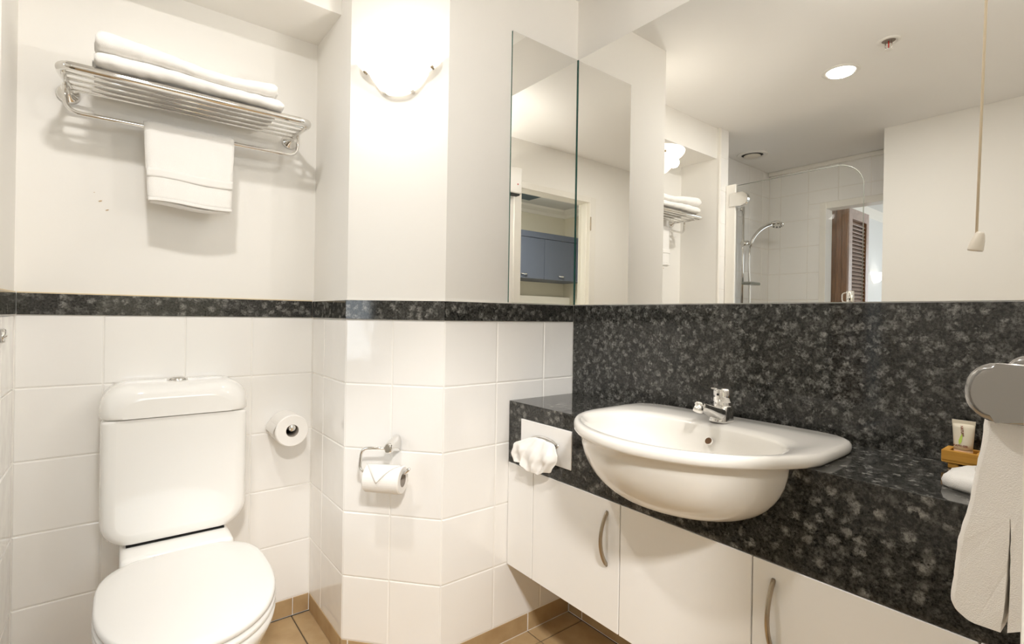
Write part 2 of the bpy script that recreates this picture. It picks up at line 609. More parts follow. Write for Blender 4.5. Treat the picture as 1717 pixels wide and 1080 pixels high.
# skirting tiles
srow = [0.002, SK]
tile_run(wall_back, (XL, YT - 0.001), (XR, YT - 0.001), [0, 0.105, 0.415, 0.724, 0.779], srow, SKIRT_TILE)
tile_run(wall_column, (XR, YT), (XR, YR), [0, 0.31, YT - YR], srow, SKIRT_TILE)
tile_run(wall_column, (XR, YR), (X2, 0), [0, 0.02, CL], srow, SKIRT_TILE)
tile_run(wall_column, (X2, 0), (0, 0), [0, 0.038, 0.348, 0.542], srow, SKIRT_TILE)
tile_run(wall_right, (0, 0), (0, YF), [0, 0.065, 0.375, 0.685, 0.995, 1.25], srow, SKIRT_TILE)
tile_run(wall_left, (XL, 0.3155), (XL, YT), [0, 0.262], srow, SKIRT_TILE)

# white bead on the outer corner of the left wall
obj('corner_bead', boxm(-1.549, XL, 0.3135, 0.325, BT, CEIL, bev=0.002), M['trim'], wall_left)
# scuffs where paint has come off the back wall
for (x, z, s) in ((-1.358, 1.397, 1.0), (-1.342, 1.373, 0.9), (-1.372, 1.42, 0.35)):
    bm = bmesh.new()
    prism(bm, [(x - .005 * s, z - .001), (x - .001, z + .0015 * s), (x + .004 * s, z + .0025 * s), (x + .003 * s, z - .0005), (x - .002, z - .0025 * s)], YT + E4 - 0.0012, YT + E4 + 0.001, 'y')
    obj('scuff', bm, M['scuff'], wall_back)

# granite dado band; each length is its own stone
def band(name, a, b, n, ext=(0, 0)):
    a, b = Vector((*a, 0)), Vector((*b, 0))
    u = (b - a).normalized()
    n = Vector((*n, 0))
    a -= u * ext[0]
    b += u * ext[1]
    bm = bmesh.new()
    poly = [a + n * .003, b + n * .003, b - n * .012, a - n * .012]
    prism(bm, [(p.x, p.y) for p in poly], BB + 0.001, BT, bev=0.0008, seg=1)
    o = obj(name, bm, M['granite'], structure=True)
    bm = bmesh.new()
    poly = [a + n * .0015, b + n * .0015, b - n * .008, a - n * .008]
    prism(bm, [(p.x, p.y) for p in poly], BT - 0.0002, BT + 0.0032)
    obj('sealant_bead', bm, M['ochre'] if name in ('trim_1', 'trim_2') else M['trim'], o)
    return o

band('trim_1', (XL, 0.3155), (XL, YT - .004), (1, 0))
band('trim_2', (XL + .004, YT), (XR - .004, YT), (0, -1))
band('trim_3', (XR, YT - .004), (XR, YR), (-1, 0))
band('trim_4', (XR, YR), (X2, 0), n1)
band('trim_5', (X2, 0), (-0.004, 0), (0, -1))

# ------------------------------------------------------------------ mirrors
def mirror(name, bm, label, front):
    o = obj(name, bm, [M['mirroredge'], M['mirror']])
    for p in o.data.polygons:
        if p.normal.dot(Vector(front)) > 0.95:
            p.material_index = 1
    tag(o, label, 'mirror')
    return o

mirror('wall_mirror', boxm(-0.0002, 0.0035, YF + 0.002, -0.0008, BT + 0.0035, ZM), 'large frameless mirror above the granite splashback, filling the basin wall', (-1, 0, 0))
mirror('side_mirror', boxm(-0.3038, -0.0006, -0.0032, 0.0035, BT + 0.0035, ZM), 'narrow tall frameless mirror on the short wall, meeting the big mirror in the corner', (0, -1, 0))

obj('corner_edge', boxm(-0.0022, -0.0003, -0.0062, -0.0034, BT + 0.0035, ZM), M['mirroredge'], bpy.data.objects['side_mirror'])

# ------------------------------------------------------------------ splashback and worktop
tag(obj('granite_splashback', boxm(-0.003, 0.0035, YF + 0.002, -0.0035, CT, BT + 0.001, bev=0.0007, seg=1), M['granite']),
    'black speckled granite splashback slab below the large mirror', 'splashback')

# sink outlines in plan
SY = -0.634
def sink_outline(sx=1.0, sy=1.0, n=72, back=0.222, front=0.247):
    pts = []
    for k in range(n):
        t = 2 * PI * k / n
        c, s = math.cos(t), math.sin(t)
        if c >= 0:      # towards the wall
            e = 7.0
            x, y = back * abs(c) ** (2 / e), 0.291 * math.copysign(abs(s) ** (2 / e), s) - 0.011
        else:
            e = 1.88
            x, y = -front * abs(c) ** (2 / e), 0.286 * math.copysign(abs(s) ** (2 / e), s) - 0.003
            w = min(1.0, abs(c) * 3)
            y = y * w + (1 - w) * (0.291 * math.copysign(abs(s) ** (2 / e), s) - 0.011)
        pts.append((-0.260 + x * sx, SY + y * sy))
    return pts

def ell_outline(cx, a, b, e=2.3, n=72, eb=None):
    pts = []
    for k in range(n):
        t = 2 * PI * k / n
        c, s = math.cos(t), math.sin(t)
        ee = eb if (eb and c > 0) else e
        pts.append((cx + a * math.copysign(abs(c) ** (2 / ee), c), SY + b * math.copysign(abs(s) ** (2 / ee), s)))
    return pts

def ring(p, z):
    return [Vector((x, y, z)) for x, y in p]

def mixp(p, q, t):
    return [(a[0] * (1 - t) + b[0] * t, a[1] * (1 - t) + b[1] * t) for a, b in zip(p, q)]

# cutter for the worktop: the bowl without its overhanging rim
def bowl_rings(grow):
    out = []
    top = ell_outline(-0.270, 0.215 + grow, 0.255 + grow, 1.95)
    bot = ell_outline(-0.280, 0.08, 0.12, 2.0)
    for k in range(0, 11):
        a = k / 10 * PI / 2
        t = 1 - math.cos(a) ** 1.12
        out.append(ring(mixp(top, bot, t), 0.800 - 0.145 * math.sin(a)))
    return out

bm = bmesh.new()
box(bm, -VD, -0.001, YF + 0.002, -0.0015, ZF, CT, bev=0.0015, seg=2)
bmesh.ops.recalc_face_normals(bm, faces=bm.faces)
me = bpy.data.meshes.new('t')
bm.to_mesh(me); bm.free()
tmp = bpy.data.objects.new('t', me)
C.objects.link(tmp)
bm = bmesh.new()
rr = bowl_rings(0.002)
loft(bm, [ring([(v.x, v.y) for v in rr[0]], 0.85)] + rr)
bmesh.ops.recalc_face_normals(bm, faces=bm.faces)
mc = bpy.data.meshes.new('c')
bm.to_mesh(mc); bm.free()
cut = bpy.data.objects.new('c', mc)
C.objects.link(cut)
# recess for the tissue dispenser plate
cut2 = bpy.data.objects.new('c2', bpy.data.meshes.new('c2'))
bm = bmesh.new()
TY0, TY1, TZ0, TZ1 = -0.297, -0.065, 0.641, 0.7565
box(bm, -0.31, -0.2895 + 0.01, TY0, TY1, TZ0, TZ1)
bmesh.ops.recalc_face_normals(bm, faces=bm.faces)
bm.to_mesh(cut2.data); bm.free()
C.objects.link(cut2)
for c_ in (cut, cut2):
    md = tmp.modifiers.new('b', 'BOOLEAN')
    md.operation = 'DIFFERENCE'
    md.solver = 'EXACT'
    md.object = c_
dg = bpy.context.evaluated_depsgraph_get()
res = bpy.data.meshes.new_from_object(tmp.evaluated_get(dg))
for o_ in (tmp, cut, cut2):
    bpy.data.objects.remove(o_)
res.materials.clear()
tag(obj('granite_worktop', res, M['granite']), 'black speckled granite vanity worktop with deep front apron around the basin', 'worktop')

# ------------------------------------------------------------------ basin
basin = thing('washbasin', 'cream white semi-recessed washbasin set in the black granite worktop', 'basin', (-0.30, SY, CT))
bm = bmesh.new()
O1 = sink_outline()
inner_top = ell_outline(-0.318, 0.150, 0.240, 2.0, eb=3.2)
R = []
for k, rg in enumerate(reversed(bowl_rings(0.0))):
    R.append(rg)
under = ell_outline(-0.270, 0.215, 0.255, 1.95)
R.append(ring(mixp(under, O1, 0.55), 0.8025))
R.append(ring(sink_outline(0.985, 0.985), 0.8040))
R.append(ring(sink_outline(0.998, 0.998), 0.8085))
R.append(ring(O1, 0.8145))
R.append(ring(sink_outline(0.998, 0.998), 0.8205))
R.append(ring(sink_outline(0.985, 0.985), 0.8262))
R.append(ring(sink_outline(0.965, 0.965), 0.8285))
R.append(ring(mixp(sink_outline(0.95, 0.95), inner_top, 0.45), 0.8280))
R.append(ring(mixp(sink_outline(0.95, 0.95), inner_top, 0.80), 0.8262))
R.append(ring(inner_top, 0.8220))
ibot = ell_outline(-0.300, 0.055, 0.09, 2.0)
R.append(ring(mixp(inner_top, ibot, 0.05), 0.8150))
for k in range(1, 11):
    a = k / 10 * PI / 2
    t = 0.05 + 0.95 * (1 - math.cos(a) ** 0.75)
    R.append(ring(mixp(inner_top, ibot, t), 0.815 - 0.127 * math.sin(a) ** 0.95))
loft(bm, R)
bowl = part('bowl', bm, M['sinkchina'], basin, smooth=True)
# overflow hole: a disc coloured as the shade inside, with a rim, in the back slope of the bowl
ohn = Vector((-0.80, 0.0, 0.55)).normalized()
oh = Vector((-0.1855, -0.655, 0.786))
ax = (Vector((0, 1, 0)), ohn.cross(Vector((0, 1, 0))), ohn)
bm = bmesh.new()
lathe(bm, [(0.0085, 0.0018), (0.0092, 0.0020), (0.0095, -0.004), (0.0085, -0.004)], oh, ax, 20, close=False)
part('overflow_ring', bm, M['sinkchina'], basin, smooth=True)
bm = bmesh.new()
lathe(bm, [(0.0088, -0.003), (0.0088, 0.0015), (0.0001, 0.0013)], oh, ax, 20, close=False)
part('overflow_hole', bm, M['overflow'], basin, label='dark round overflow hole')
bm = bmesh.new()
lathe(bm, [(0.0, 0.004), (0.018, 0.004), (0.021, 0.002), (0.021, -0.002), (0, -0.002)], (-0.315, SY, 0.689), 'z', 24)
part('drain', bm, M['chrome'], basin, smooth=True)

# ------------------------------------------------------------------ mixer tap
TX, TYY, TZ = -0.118, -0.652, 0.8275
tap = thing('mixer_tap', 'chrome single-lever mixer tap on the back of the basin', 'tap', (TX, TYY, TZ))
bm = bmesh.new()
# body: a flared foot that tapers to the collar
rings_ = []
for z, ax_, by in ((0, .030, .0245), (.004, .0305, .025), (.012, .028, .0235), (.026, .0255, .0225), (.036, .024, .0225), (.038, .0225, .0215)):
    rings_.append([Vector((TX - 0.006 * (1 - z / .038) + x, TYY + y, TZ + z)) for x, y in [superell(ax_, by, 3.2, 2 * PI * k / 28) for k in range(28)]])
loft(bm, rings_)
part('body', bm, M['chrome'], tap, smooth=True)
bm = bmesh.new()
# spout rises forward from the foot
rings_ = []
path = [(-0.006, 0.018, .0215, .018), (-0.030, 0.022, .0200, .016), (-0.055, 0.031, .0175, .0125), (-0.080, 0.040, .0150, .0100), (-0.100, 0.046, .0135, .0095), (-0.106, 0.047, .0120, .0080)]
for dx, dz, w, h in path:
    nrm = Vector((0.35, 0, 1)).normalized()
    rings_.append([Vector((TX + dx, TYY, TZ + dz)) + Vector((0, 1, 0)) * y + nrm * z for y, z in [superell(w, h, 3.0, 2 * PI * k / 20) for k in range(20)]])
loft(bm, rings_)
part('spout', bm, M['chrome'], tap, smooth=True)
bm = bmesh.new()
axd = Vector((-0.45, 0, -0.9)).normalized()
axx = (Vector((0, 1, 0)), axd.cross(Vector((0, 1, 0))), axd)
lathe(bm, [(0.0, -0.011), (0.0112, -0.011), (0.0118, -0.006), (0.0106, -0.005), (0.0106, -0.001), (0.0118, 0.0), (0.0118, 0.009), (0.0106, 0.011), (0.0092, 0.0095), (0.0, 0.009)], (TX - 0.108, TYY, TZ + 0.044), axx, 24)
part('aerator', bm, M['chrome'], tap, smooth=True, label='ribbed chrome aerator at the spout tip')
bm = bmesh.new()
prof = [(0.0, .036), (.0215, .036), (.023, .040), (.023, .046), (.0215, .0475), (.0225, .049), (.0235, .052), (.0240, .074), (.0225, .080), (.018, .0835), (0.0, .0845)]
lathe(bm, prof, (TX, TYY, TZ), 'z', 28)
part('lever_hub', bm, M['chrome'], tap, smooth=True)
bm = bmesh.new()
rings_ = []
for dx, dz, w, h in ((-.015, .0795, .011, .0035), (-.030, .0825, .0095, .003), (-.042, .0845, .0085, .0025), (-.046, .085, .006, .0015)):
    rings_.append([Vector((TX + dx, TYY, TZ + dz)) + Vector((0, y, z)) for y, z in [superell(w, h, 2.6, 2 * PI * k / 16) for k in range(16)]])
loft(bm, rings_)
part('lever', bm, M['chrome'], tap, smooth=True)
bm = bmesh.new()
lathe(bm, [(0.0, 0), (0.003, 0), (0.003, 0.0012), (0, 0.0012)], (TX - 0.0235, TYY, TZ + 0.068), 'x', 12)
bmesh.ops.translate(bm, verts=bm.verts, vec=(-0.0012, 0, 0))
part('set_screw_cap', bm, M['dark'], tap)

# ------------------------------------------------------------------ vanity cabinet
cab = thing('vanity_cabinet', 'wall-hung white vanity cabinet under the black granite worktop', 'cabinet', (-0.15, -0.6, CB))
part('carcass', boxm(-0.272, -0.002, YF + 0.003, -0.002, CB + 0.002, ZF - 0.002), M['cab'], cab)
part('filler_panel', boxm(-VD, -0.2735, -0.127, -0.002, CB, ZF - 0.001, bev=0.0012, seg=1), M['cab'], cab)
doors = []
for y1, y0 in ((-0.1295, -0.4725), (-0.4755, -0.8175), (-0.8205, -1.1650)):
    doors.append(part('door', boxm(-VD, -0.2735, y0, y1, CB, ZF - 0.0025, bev=0.0012, seg=1), M['cab'], cab))
part('filler_panel', boxm(-VD, -0.2735, YF + 0.003, -1.1680, CB, ZF - 0.001, bev=0.0012, seg=1), M['cab'], cab)
for d, y in ((doors[0], -0.4305), (doors[2], -0.862)):
    bm = bmesh.new()
    pts = []
    for k in range(21):
        t = k / 20
        pts.append((-VD + 0.002 - 0.027 * math.sin(PI * t) ** 0.75, y, 0.427 + 0.141 * t))
    tube(bm, pts, 0.0058, 12, flat=0.75)
    part('handle', bm, M['brushed'], d, smooth=True, label='bowed brushed bronze handle')

# ------------------------------------------------------------------ tissue dispenser in the apron
td = thing('tissue_dispenser', 'white tissue dispenser plate let into the granite apron left of the basin', 'dispenser', (-0.29, -0.18, 0.70))
bm = bmesh.new()
box(bm, -0.2945, -0.2800, TY0 + 0.002, TY1 - 0.002, TZ0 + 0.002, TZ1 - 0.002, bev=0.001, seg=1)
part('plate', bm, M['whiteplate'], td)
SLY, SLZ = -0.180, 0.7015
bm = bmesh.new()
o_, i_ = [], []
for k in range(40):
    y, z = superell(0.062, 0.0165, 2.0, 2 * PI * k / 40)
    o_.append((y, z)); i_.append((y * 0.88, z * 0.50))
rgs = [[Vector((-0.2950, SLY + y, SLZ + z)) for y, z in o_], [Vector((-0.2975, SLY + y * .985, SLZ + z * .96)) for y, z in o_],
       [Vector((-0.2975, SLY + y, SLZ + z)) for y, z in i_], [Vector((-0.2950, SLY + y, SLZ + z)) for y, z in i_]]
loft(bm, rgs, False, False)
part('slot_rim', bm, M['chrome'], td, smooth=True)
bm = bmesh.new()
bm.faces.new([bm.verts.new((-0.2956, SLY + y * .90, SLZ + z * .55)) for y, z in o_])
part('slot', bm, M['dark'], td)
# tissue spilling out of the slot
bm = bmesh.new()
NU, NV = 26, 22
grid = []
for j in range(NV + 1):
    v_ = j / NV
    row = []
    for i in range(NU + 1):
        u_ = i / NU * 2 - 1
        wid = 0.046 + 0.052 * min(1, v_ * 2.6) - 0.012 * max(0, v_ - .75) * 4
        yy = SLY - 0.004 + 0.028 * v_ ** .6 + u_ * wid
        out_ = 0.038 * math.sin(min(1, v_ * 1.35) * PI * 0.62) * (1 - 0.30 * u_ * u_)
        zz = SLZ + 0.004 + 0.010 * math.sin(min(v_ * 4, 1) * PI) * (1 - u_ * u_) - 0.098 * max(0, v_ - .10) ** 1.05
        f = noise.noise(Vector((u_ * 1.9, v_ * 2.2, 3.1))) * 0.010 + noise.noise(Vector((u_ * 5, v_ * 4.5, 9.1))) * 0.004
        zz += noise.noise(Vector((u_ * 2.4, 0.3, 1.7))) * 0.016 * v_ + 0.010 * (abs(u_) ** 2) * v_
        yy += noise.noise(Vector((0.6, v_ * 3.4, 5.2 + (1 if u_ > 0 else 0)))) * 0.012 * abs(u_)
        pl = (0.0055 * math.sin(u_ * 11 + v_ * 4) + 0.003 * math.sin(u_ * 23 - v_ * 7)) * min(1, v_ * 1.6)
        row.append(bm.verts.new((-0.2985 - max(0.0, out_ + f * v_ + pl), yy, zz)))
    grid.append(row)
for j in range(NV):
    for i in range(NU):
        bm.faces.new((grid[j][i], grid[j][i + 1], grid[j + 1][i + 1], grid[j + 1][i]))
o = part('tissue', bm, M['paper'], td, smooth=True)
md = o.modifiers.new('s', 'SOLIDIFY'); md.thickness = 0.0009
md = o.modifiers.new('ss', 'SUBSURF'); md.levels = 1; md.render_levels = 1

# ------------------------------------------------------------------ toilet
toilet = thing('toilet', 'white close-coupled toilet with lid down against the tiled niche wall', 'toilet', (-1.172, 0.30, 0))
TC = -1.172
def rrect(cx, w, z0, z1, rad_b, rad_t, n=8):
    """rounded rectangle in x,z: bottom and top corner radii"""
    pts = []
    for (sx, zc, rad, a0) in ((1, z1 - rad_t, rad_t, 0), (-1, z1 - rad_t, rad_t, PI / 2), (-1, z0 + rad_b, rad_b, PI), (1, z0 + rad_b, rad_b, 1.5 * PI)):
        for k in range(n + 1):
            a = a0 + k / n * PI / 2
            pts.append((cx + sx * (w - rad) + rad * math.cos(a), zc + rad * math.sin(a)))
    return pts

def slab_y(bm, poly_fn, ys):
    """loft of x,z outlines through a list of (y, inset)"""
    rg = []
    for y, ins in ys:
        rg.append([Vector((x, y, z)) for x, z in poly_fn(ins)])
    loft(bm, rg)

YCF = 0.398
bm = bmesh.new()
def cist(ins):
    return rrect(TC, 0.177 - ins, 0.432 + ins, 0.782, max(0.072 - ins, .004), 0.010)
slab_y(bm, cist, [(YT - 0.002, 0.010), (YT - 0.02, 0.006), (YCF + 0.045, 0.0), (YCF + 0.022, 0.002), (YCF + 0.008, 0.008), (YCF + 0.001, 0.020), (YCF - 0.001, 0.035)])
part('cistern', bm, M['china'], toilet, smooth=True)
bm = bmesh.new()
def lid_(ins):
    w = 0.181 - ins
    zt = 0.876 - ins * 0.8
    pts = []
    # bottom left to bottom right along the base, then over the rounded top
    pts += [(TC - w + .003, 0.7860), (TC + w - .003, 0.7860), (TC + w, 0.790)]
    n = 12
    ra, rb = 0.070, zt - 0.800
    for k in range(n + 1):
        a = k / n * PI / 2
        pts.append((TC + w - ra + ra * math.cos(a) ** 0.9, 0.800 + rb * math.sin(a) ** 0.9))
    for k in range(n + 1):
        a = PI / 2 - k / n * PI / 2
        pts.append((TC - w + ra - ra * math.cos(a) ** 0.9, 0.800 + rb * math.sin(a) ** 0.9))
    pts += [(TC - w, 0.790)]
    return pts
slab_y(bm, lid_, [(YT - 0.002, 0.004), (YT - 0.02, 0.0), (YCF + 0.048, 0.0), (YCF + 0.022, 0.006), (YCF + 0.006, 0.018), (YCF - 0.004, 0.034), (YCF - 0.007, 0.050)])
part('cistern_lid', bm, M['china'], toilet, smooth=True)
bm = bmesh.new()
lathe(bm, [(0.0, .876), (0.027, .872), (0.0275, .8765), (0.024, .883), (0.012, .8875), (0.0, .8885)], (TC, 0.485, 0), 'z', 28)
part('flush_button', bm, M['chrome'], toilet, smooth=True, label='domed chrome flush button')

def lid_outline(s=1.0, n=80, dy=0.0):
    """toilet lid seen from above"""
    pts = []
    hw, yc = 0.181, 0.125
    for k in range(n):
        t = 2 * PI * k / n
        c, sn = math.cos(t), math.sin(t)
        if sn <= 0:
            x, y = hw * math.copysign(abs(c) ** (2 / 2.15), c), 0.285 * -abs(sn) ** (2 / 2.15)
        else:
            x, y = hw * math.copysign(abs(c) ** (2 / 2.35), c), 0.228 * abs(sn) ** (2 / 3.6)
        pts.append((TC + x * s, yc + dy + y * s))
    return pts

bm = bmesh.new()
loft(bm, [ring(lid_outline(.965), .4050), ring(lid_outline(.990), .4055), ring(lid_outline(1.0), .4095), ring(lid_outline(1.0), .4150),
          ring(lid_outline(.988), .4205), ring(lid_outline(.965), .4230), ring(lid_outline(.90), .4245), ring(lid_outline(.6), .4255), ring(lid_outline(.2), .4258)])
part('lid', bm, M['seat'], toilet, smooth=True)
bm = bmesh.new()
loft(bm, [ring(lid_outline(.96), .3855), ring(lid_outline(.995), .3865), ring(lid_outline(1.006), .3915), ring(lid_outline(1.003), .3980), ring(lid_outline(.985), .4020), ring(lid_outline(.95), .4025)])
part('seat_ring', bm, M['seat'], toilet, smooth=True)
bm = bmesh.new()
def bowl_o(a, bf, bb, cy, e=2.2):
    pts = []
    for k in range(64):
        t = 2 * PI * k / 64
        x, y = superell(a, bf if math.sin(t) < 0 else bb, e, t)
        pts.append((TC + x, cy + y))
    return pts
loft(bm, [ring(bowl_o(.118, .20, .22, .26), 0.0), ring(bowl_o(.118, .20, .22, .26), 0.03), ring(bowl_o(.108, .19, .22, .25), .08), ring(bowl_o(.112, .20, .22, .23), .16),
          ring(bowl_o(.135, .235, .23, .19), .24), ring(bowl_o(.165, .270, .24, .15), .31), ring(bowl_o(.180, .285, .23, .13), .36), ring(bowl_o(.182, .286, .228, .127), .376), ring(bowl_o(.176, .280, .22, .127), .3845)])
part('pan', bm, M['china'], toilet, smooth=True)
bm = bmesh.new()
box(bm, TC - 0.132, TC + 0.132, 0.325, YT - 0.003, 0.20, 0.4302, bev=0.016, seg=4)
part('pan_ledge', bm, M['china'], toilet, smooth=True)
bm = bmesh.new()
box(bm, TC - 0.118, TC + 0.118, 0.412, YT - 0.005, 0.4295, 0.4335)
part('seal', bm, M['dark'], toilet)


# ------------------------------------------------------------------ paper rolls
def roll_mesh(bm, c, axv, length, r_out, r_in, seg=40):
    a = Vector(axv).normalized()
    ref = Vector((0, 0, 1))
    e1 = (ref - a * ref.dot(a)).normalized()
    e2 = a.cross(e1)
    L = length / 2
    prof = [(r_in, -L), (r_out - .003, -L), (r_out, -L + .003), (r_out, L - .003), (r_out - .003, L), (r_in, L)]
    lathe(bm, prof, c, (e1, e2, a), seg, close=False)

def core_mesh(bm, c, axv, length, r, seg=32):
    a = Vector(axv).normalized()
    ref = Vector((0, 0, 1))
    e1 = (ref - a * ref.dot(a)).normalized()
    e2 = a.cross(e1)
    L = length / 2 - 0.0005
    lathe(bm, [(r + .0012, -L), (r, -L), (r, L), (r + .0012, L)], c, (e1, e2, a), seg, close=False)

rc = Vector((-0.8475, 0.5225, 0.6845))
sp = thing('spare_roll_holder', 'chrome spindle on the toilet wall carrying the spare paper roll', 'holder', (rc.x, YT, rc.z + .004))
bm = bmesh.new()
lathe(bm, [(0.0, 0.0), (0.020, 0.0), (0.020, -0.002), (0.010, -0.0025), (0.0095, -0.006), (0.0095, -0.090), (0.012, -0.093), (0.0125, -0.103), (0.010, -0.107), (0.0, -0.108)], (rc.x, YT, rc.z + 0.0095), 'y', 24)
part('spindle', bm, M['chrome'], sp, smooth=True)
roll = thing('toilet_roll', 'full white toilet roll seen end-on, on the wall spindle beside the cistern', 'toilet paper', rc)
bm = bmesh.new()
roll_mesh(bm, rc, (0, 1, 0), 0.104, 0.0535, 0.0205)
part('paper', bm, M['paper'], roll, smooth=False)
bm = bmesh.new()
core_mesh(bm, rc, (0, 1, 0), 0.104, 0.0193)
part('core', bm, M['card'], roll, smooth=True)
bm = bmesh.new()
# loose end standing off the left of the roll
for k in range(6):
    pass
sheet = []
for k in range(7):
    a = PI * 0.86 + k * 0.085
    rr_ = 0.0538 + 0.0012 * k
    sheet.append([bm.verts.new((rc.x + rr_ * math.cos(a), rc.y + dy, rc.z + rr_ * math.sin(a))) for dy in (-0.050, -0.02, 0.02, 0.050)])
for a_, b_ in zip(sheet, sheet[1:]):
    for k in range(3):
        bm.faces.new((a_[k], a_[k + 1], b_[k + 1], b_[k]))
part('loose_end', bm, M['paper'], roll, smooth=True)

tv = Vector((-0.65966, 0.75157, 0))     # along the chamfer, away from the narrow wall
nv = Vector((-0.75157, -0.65966, 0))    # out of the chamfer
A0 = Vector((X2, 0, 0))
def ch(s, z, o):
    return A0 + tv * s + nv * o + Vector((0, 0, z))

hold = thing('toilet_roll_holder', 'chrome hooked toilet roll holder screwed to the angled tiled column', 'holder', ch(0.15, 0.69, 0))
bm = bmesh.new()
rings_ = []
for o_, z_, w_, h_ in ((0.0005, .688, .014, .027), (.006, .6885, .0145, .027), (.020, .690, .0135, .022), (.040, .690, .013, .018), (.056, .688, .0125, .0165), (.064, .687, .0115, .015), (.068, .687, .008, .011)):
    rings_.append([ch(0.147 + x, z_ + y, o_) for x, y in [superell(w_, h_, 2.8, 2 * PI * k / 24) for k in range(24)]])
loft(bm, rings_)
part('mount', bm, M['chrome'], hold, smooth=True)
bm = bmesh.new()
pts = rounded([ch(0.150, .686, .058), ch(0.232, .683, .060), ch(0.238, .6135, .062), ch(0.100, .6135, .062), ch(0.078, .634, .066)], 0.022, 7)
tube(bm, pts, 0.0047, 12)
part('arm', bm, M['chrome'], hold, smooth=True)

r2c = ch(0.1555, .5975, .062)
roll2 = thing('toilet_roll', 'smaller white toilet roll with its end folded to a point, on the chrome hooked holder', 'toilet paper', r2c)
bm = bmesh.new()
roll_mesh(bm, r2c, tv, 0.112, 0.0405, 0.0200)
part('paper', bm, M['paper'], roll2)
bm = bmesh.new()
core_mesh(bm, r2c, tv, 0.112, 0.0190)
part('core', bm, M['card'], roll2, smooth=True)
# folded point of paper lying over the front of the roll
bm = bmesh.new()
NA = 14
prev = None
for k in range(NA + 1):
    t = k / NA
    a = PI * 0.5 - t * 1.55          # from the top over the front
    r_ = 0.0412 + 0.0035 * t
    w0, w1 = -0.056 + 0.058 * t ** 1.0, 0.056 - 0.052 * t
    ctr = -0.006 + 0.012 * t
    rowv = []
    for s_ in (0, .25, .5, .75, 1):
        ss = w0 + (w1 - w0) * s_ + 0.004
        rowv.append(bm.verts.new(r2c + tv * ss + nv * (r_ * math.cos(a)) + Vector((0, 0, r_ * math.sin(a)))))
    if prev:
        for q in range(4):
            bm.faces.new((prev[q], prev[q + 1], rowv[q + 1], rowv[q]))
    prev = rowv
o = part('folded_end', bm, M['paper'], roll2, smooth=True)
md = o.modifiers.new('s', 'SOLIDIFY'); md.thickness = 0.0012; md.offset = 1

# ------------------------------------------------------------------ wall sconce on the column
def sconce(name, label, base, t_, n_, sc, glass, clips=True):
    """half bowl of glass against a wall; base = middle of its top edge on the wall"""
    root = thing(name, label, 'wall lamp', base)
    prof = [(r_, h_ * 0.84) for r_, h_ in [(0.133, 0.000), (0.131, -0.008), (0.122, -0.020), (0.112, -0.027), (0.100, -0.034), (0.092, -0.041), (0.089, -0.047), (0.088, -0.055), (0.078, -0.072), (0.066, -0.090), (0.052, -0.106), (0.034, -0.117), (0.014, -0.122), (0.0005, -0.123)]]
    bm = bmesh.new()
    seg = 36
    grid = []
    for r, h in prof:
        row = []
        for k in range(seg + 1):
            a = PI * k / seg
            out = abs(math.sin(a)) ** 0.9
            row.append(bm.verts.new(base + t_ * (r * math.cos(a) * sc) + n_ * (r * 0.92 * out * sc + 0.002) + Vector((0, 0, h * sc + (0.012 * sc * (1 - abs(math.cos(a))) * -0.0)))))
        grid.append(row)
    for a_, b_ in zip(grid, grid[1:]):
        for k in range(seg):
            bm.faces.new((a_[k], a_[k + 1], b_[k + 1], b_[k]))
    o = part('glass_bowl', bm, glass, root, smooth=True)
    md = o.modifiers.new('s', 'SOLIDIFY'); md.thickness = 0.003 * sc; md.offset = -1
    bm = bmesh.new()
    p = [base + t_ * x + n_ * 0.001 + Vector((0, 0, z)) for x, z in ((-.05 * sc, -.095 * sc), (.05 * sc, -.095 * sc), (.05 * sc, -.02 * sc), (-.05 * sc, -.02 * sc))]
    q = [v_ + n_ * 0.012 * sc for v_ in p]
    loft(bm, [p, q])
    part('wall_plate', bm, M['wplastic'], root)
    if clips:
        for sx in (-1, 1):
            bm = bmesh.new()
            c0 = base + t_ * (sx * 0.108 * sc) + n_ * 0.002 + Vector((0, 0, -0.026 * sc))
            lathe(bm, [(0.0, 0.0), (0.0035, 0.0), (0.0035, 0.008), (0.0048, 0.009), (0.0048, 0.014), (0.0, 0.015)], c0, (t_, Vector((0, 0, 1)), n_), 12)
            part('clip', bm, M['brushed'], root, smooth=True)
    return root

sconce('wall_sconce', 'lit white glass half-bowl sconce on the angled column', ch(0.157, 1.852, 0.0), tv, nv, 1.0, M['sconce'])

sconce('wall_sconce', 'unseen added fill sconce, white glass half-bowl on the door wall over the worktop end', Vector((-0.145, YF, 1.852)), Vector((1, 0, 0)), Vector((0, 1, 0)), 1.0, M['sconce'])  # added out of view to carry the fill lamp

# ------------------------------------------------------------------ towel rack
rack = thing('towel_rack', 'chrome towel rack with bars and a lower rail above the toilet', 'towel rack', (-1.135, YT, 1.69))
RX0, RX1, RY0, RY1, RZ = -1.437, -0.838, 0.362, 0.545, 1.690
bm = bmesh.new()
pts = rounded([(RX0 + .012, RY1 - .04, RZ - .006), (RX0, RY1 - .12, RZ), (RX0, RY0, RZ), (RX1, RY0, RZ), (RX1, RY1 - .12, RZ), (RX1 - .012, RY1 - .04, RZ - .006)], 0.055, 8)
tube(bm, pts, 0.0105, 14, rfun=lambda t: 0.0068 + 0.0042 * min(1, 5 * min(t, 1 - t)))
part('front_rail', bm, M['chrome'], rack, smooth=True)
for y in (0.405, 0.447, 0.489, 0.528):
    bm = bmesh.new()
    tube(bm, [(RX0 + .008, y, RZ - 0.004), (RX1 - .008, y, RZ - 0.004)], 0.0045, 10)
    part('bar', bm, M['chrome'], rack, smooth=True)
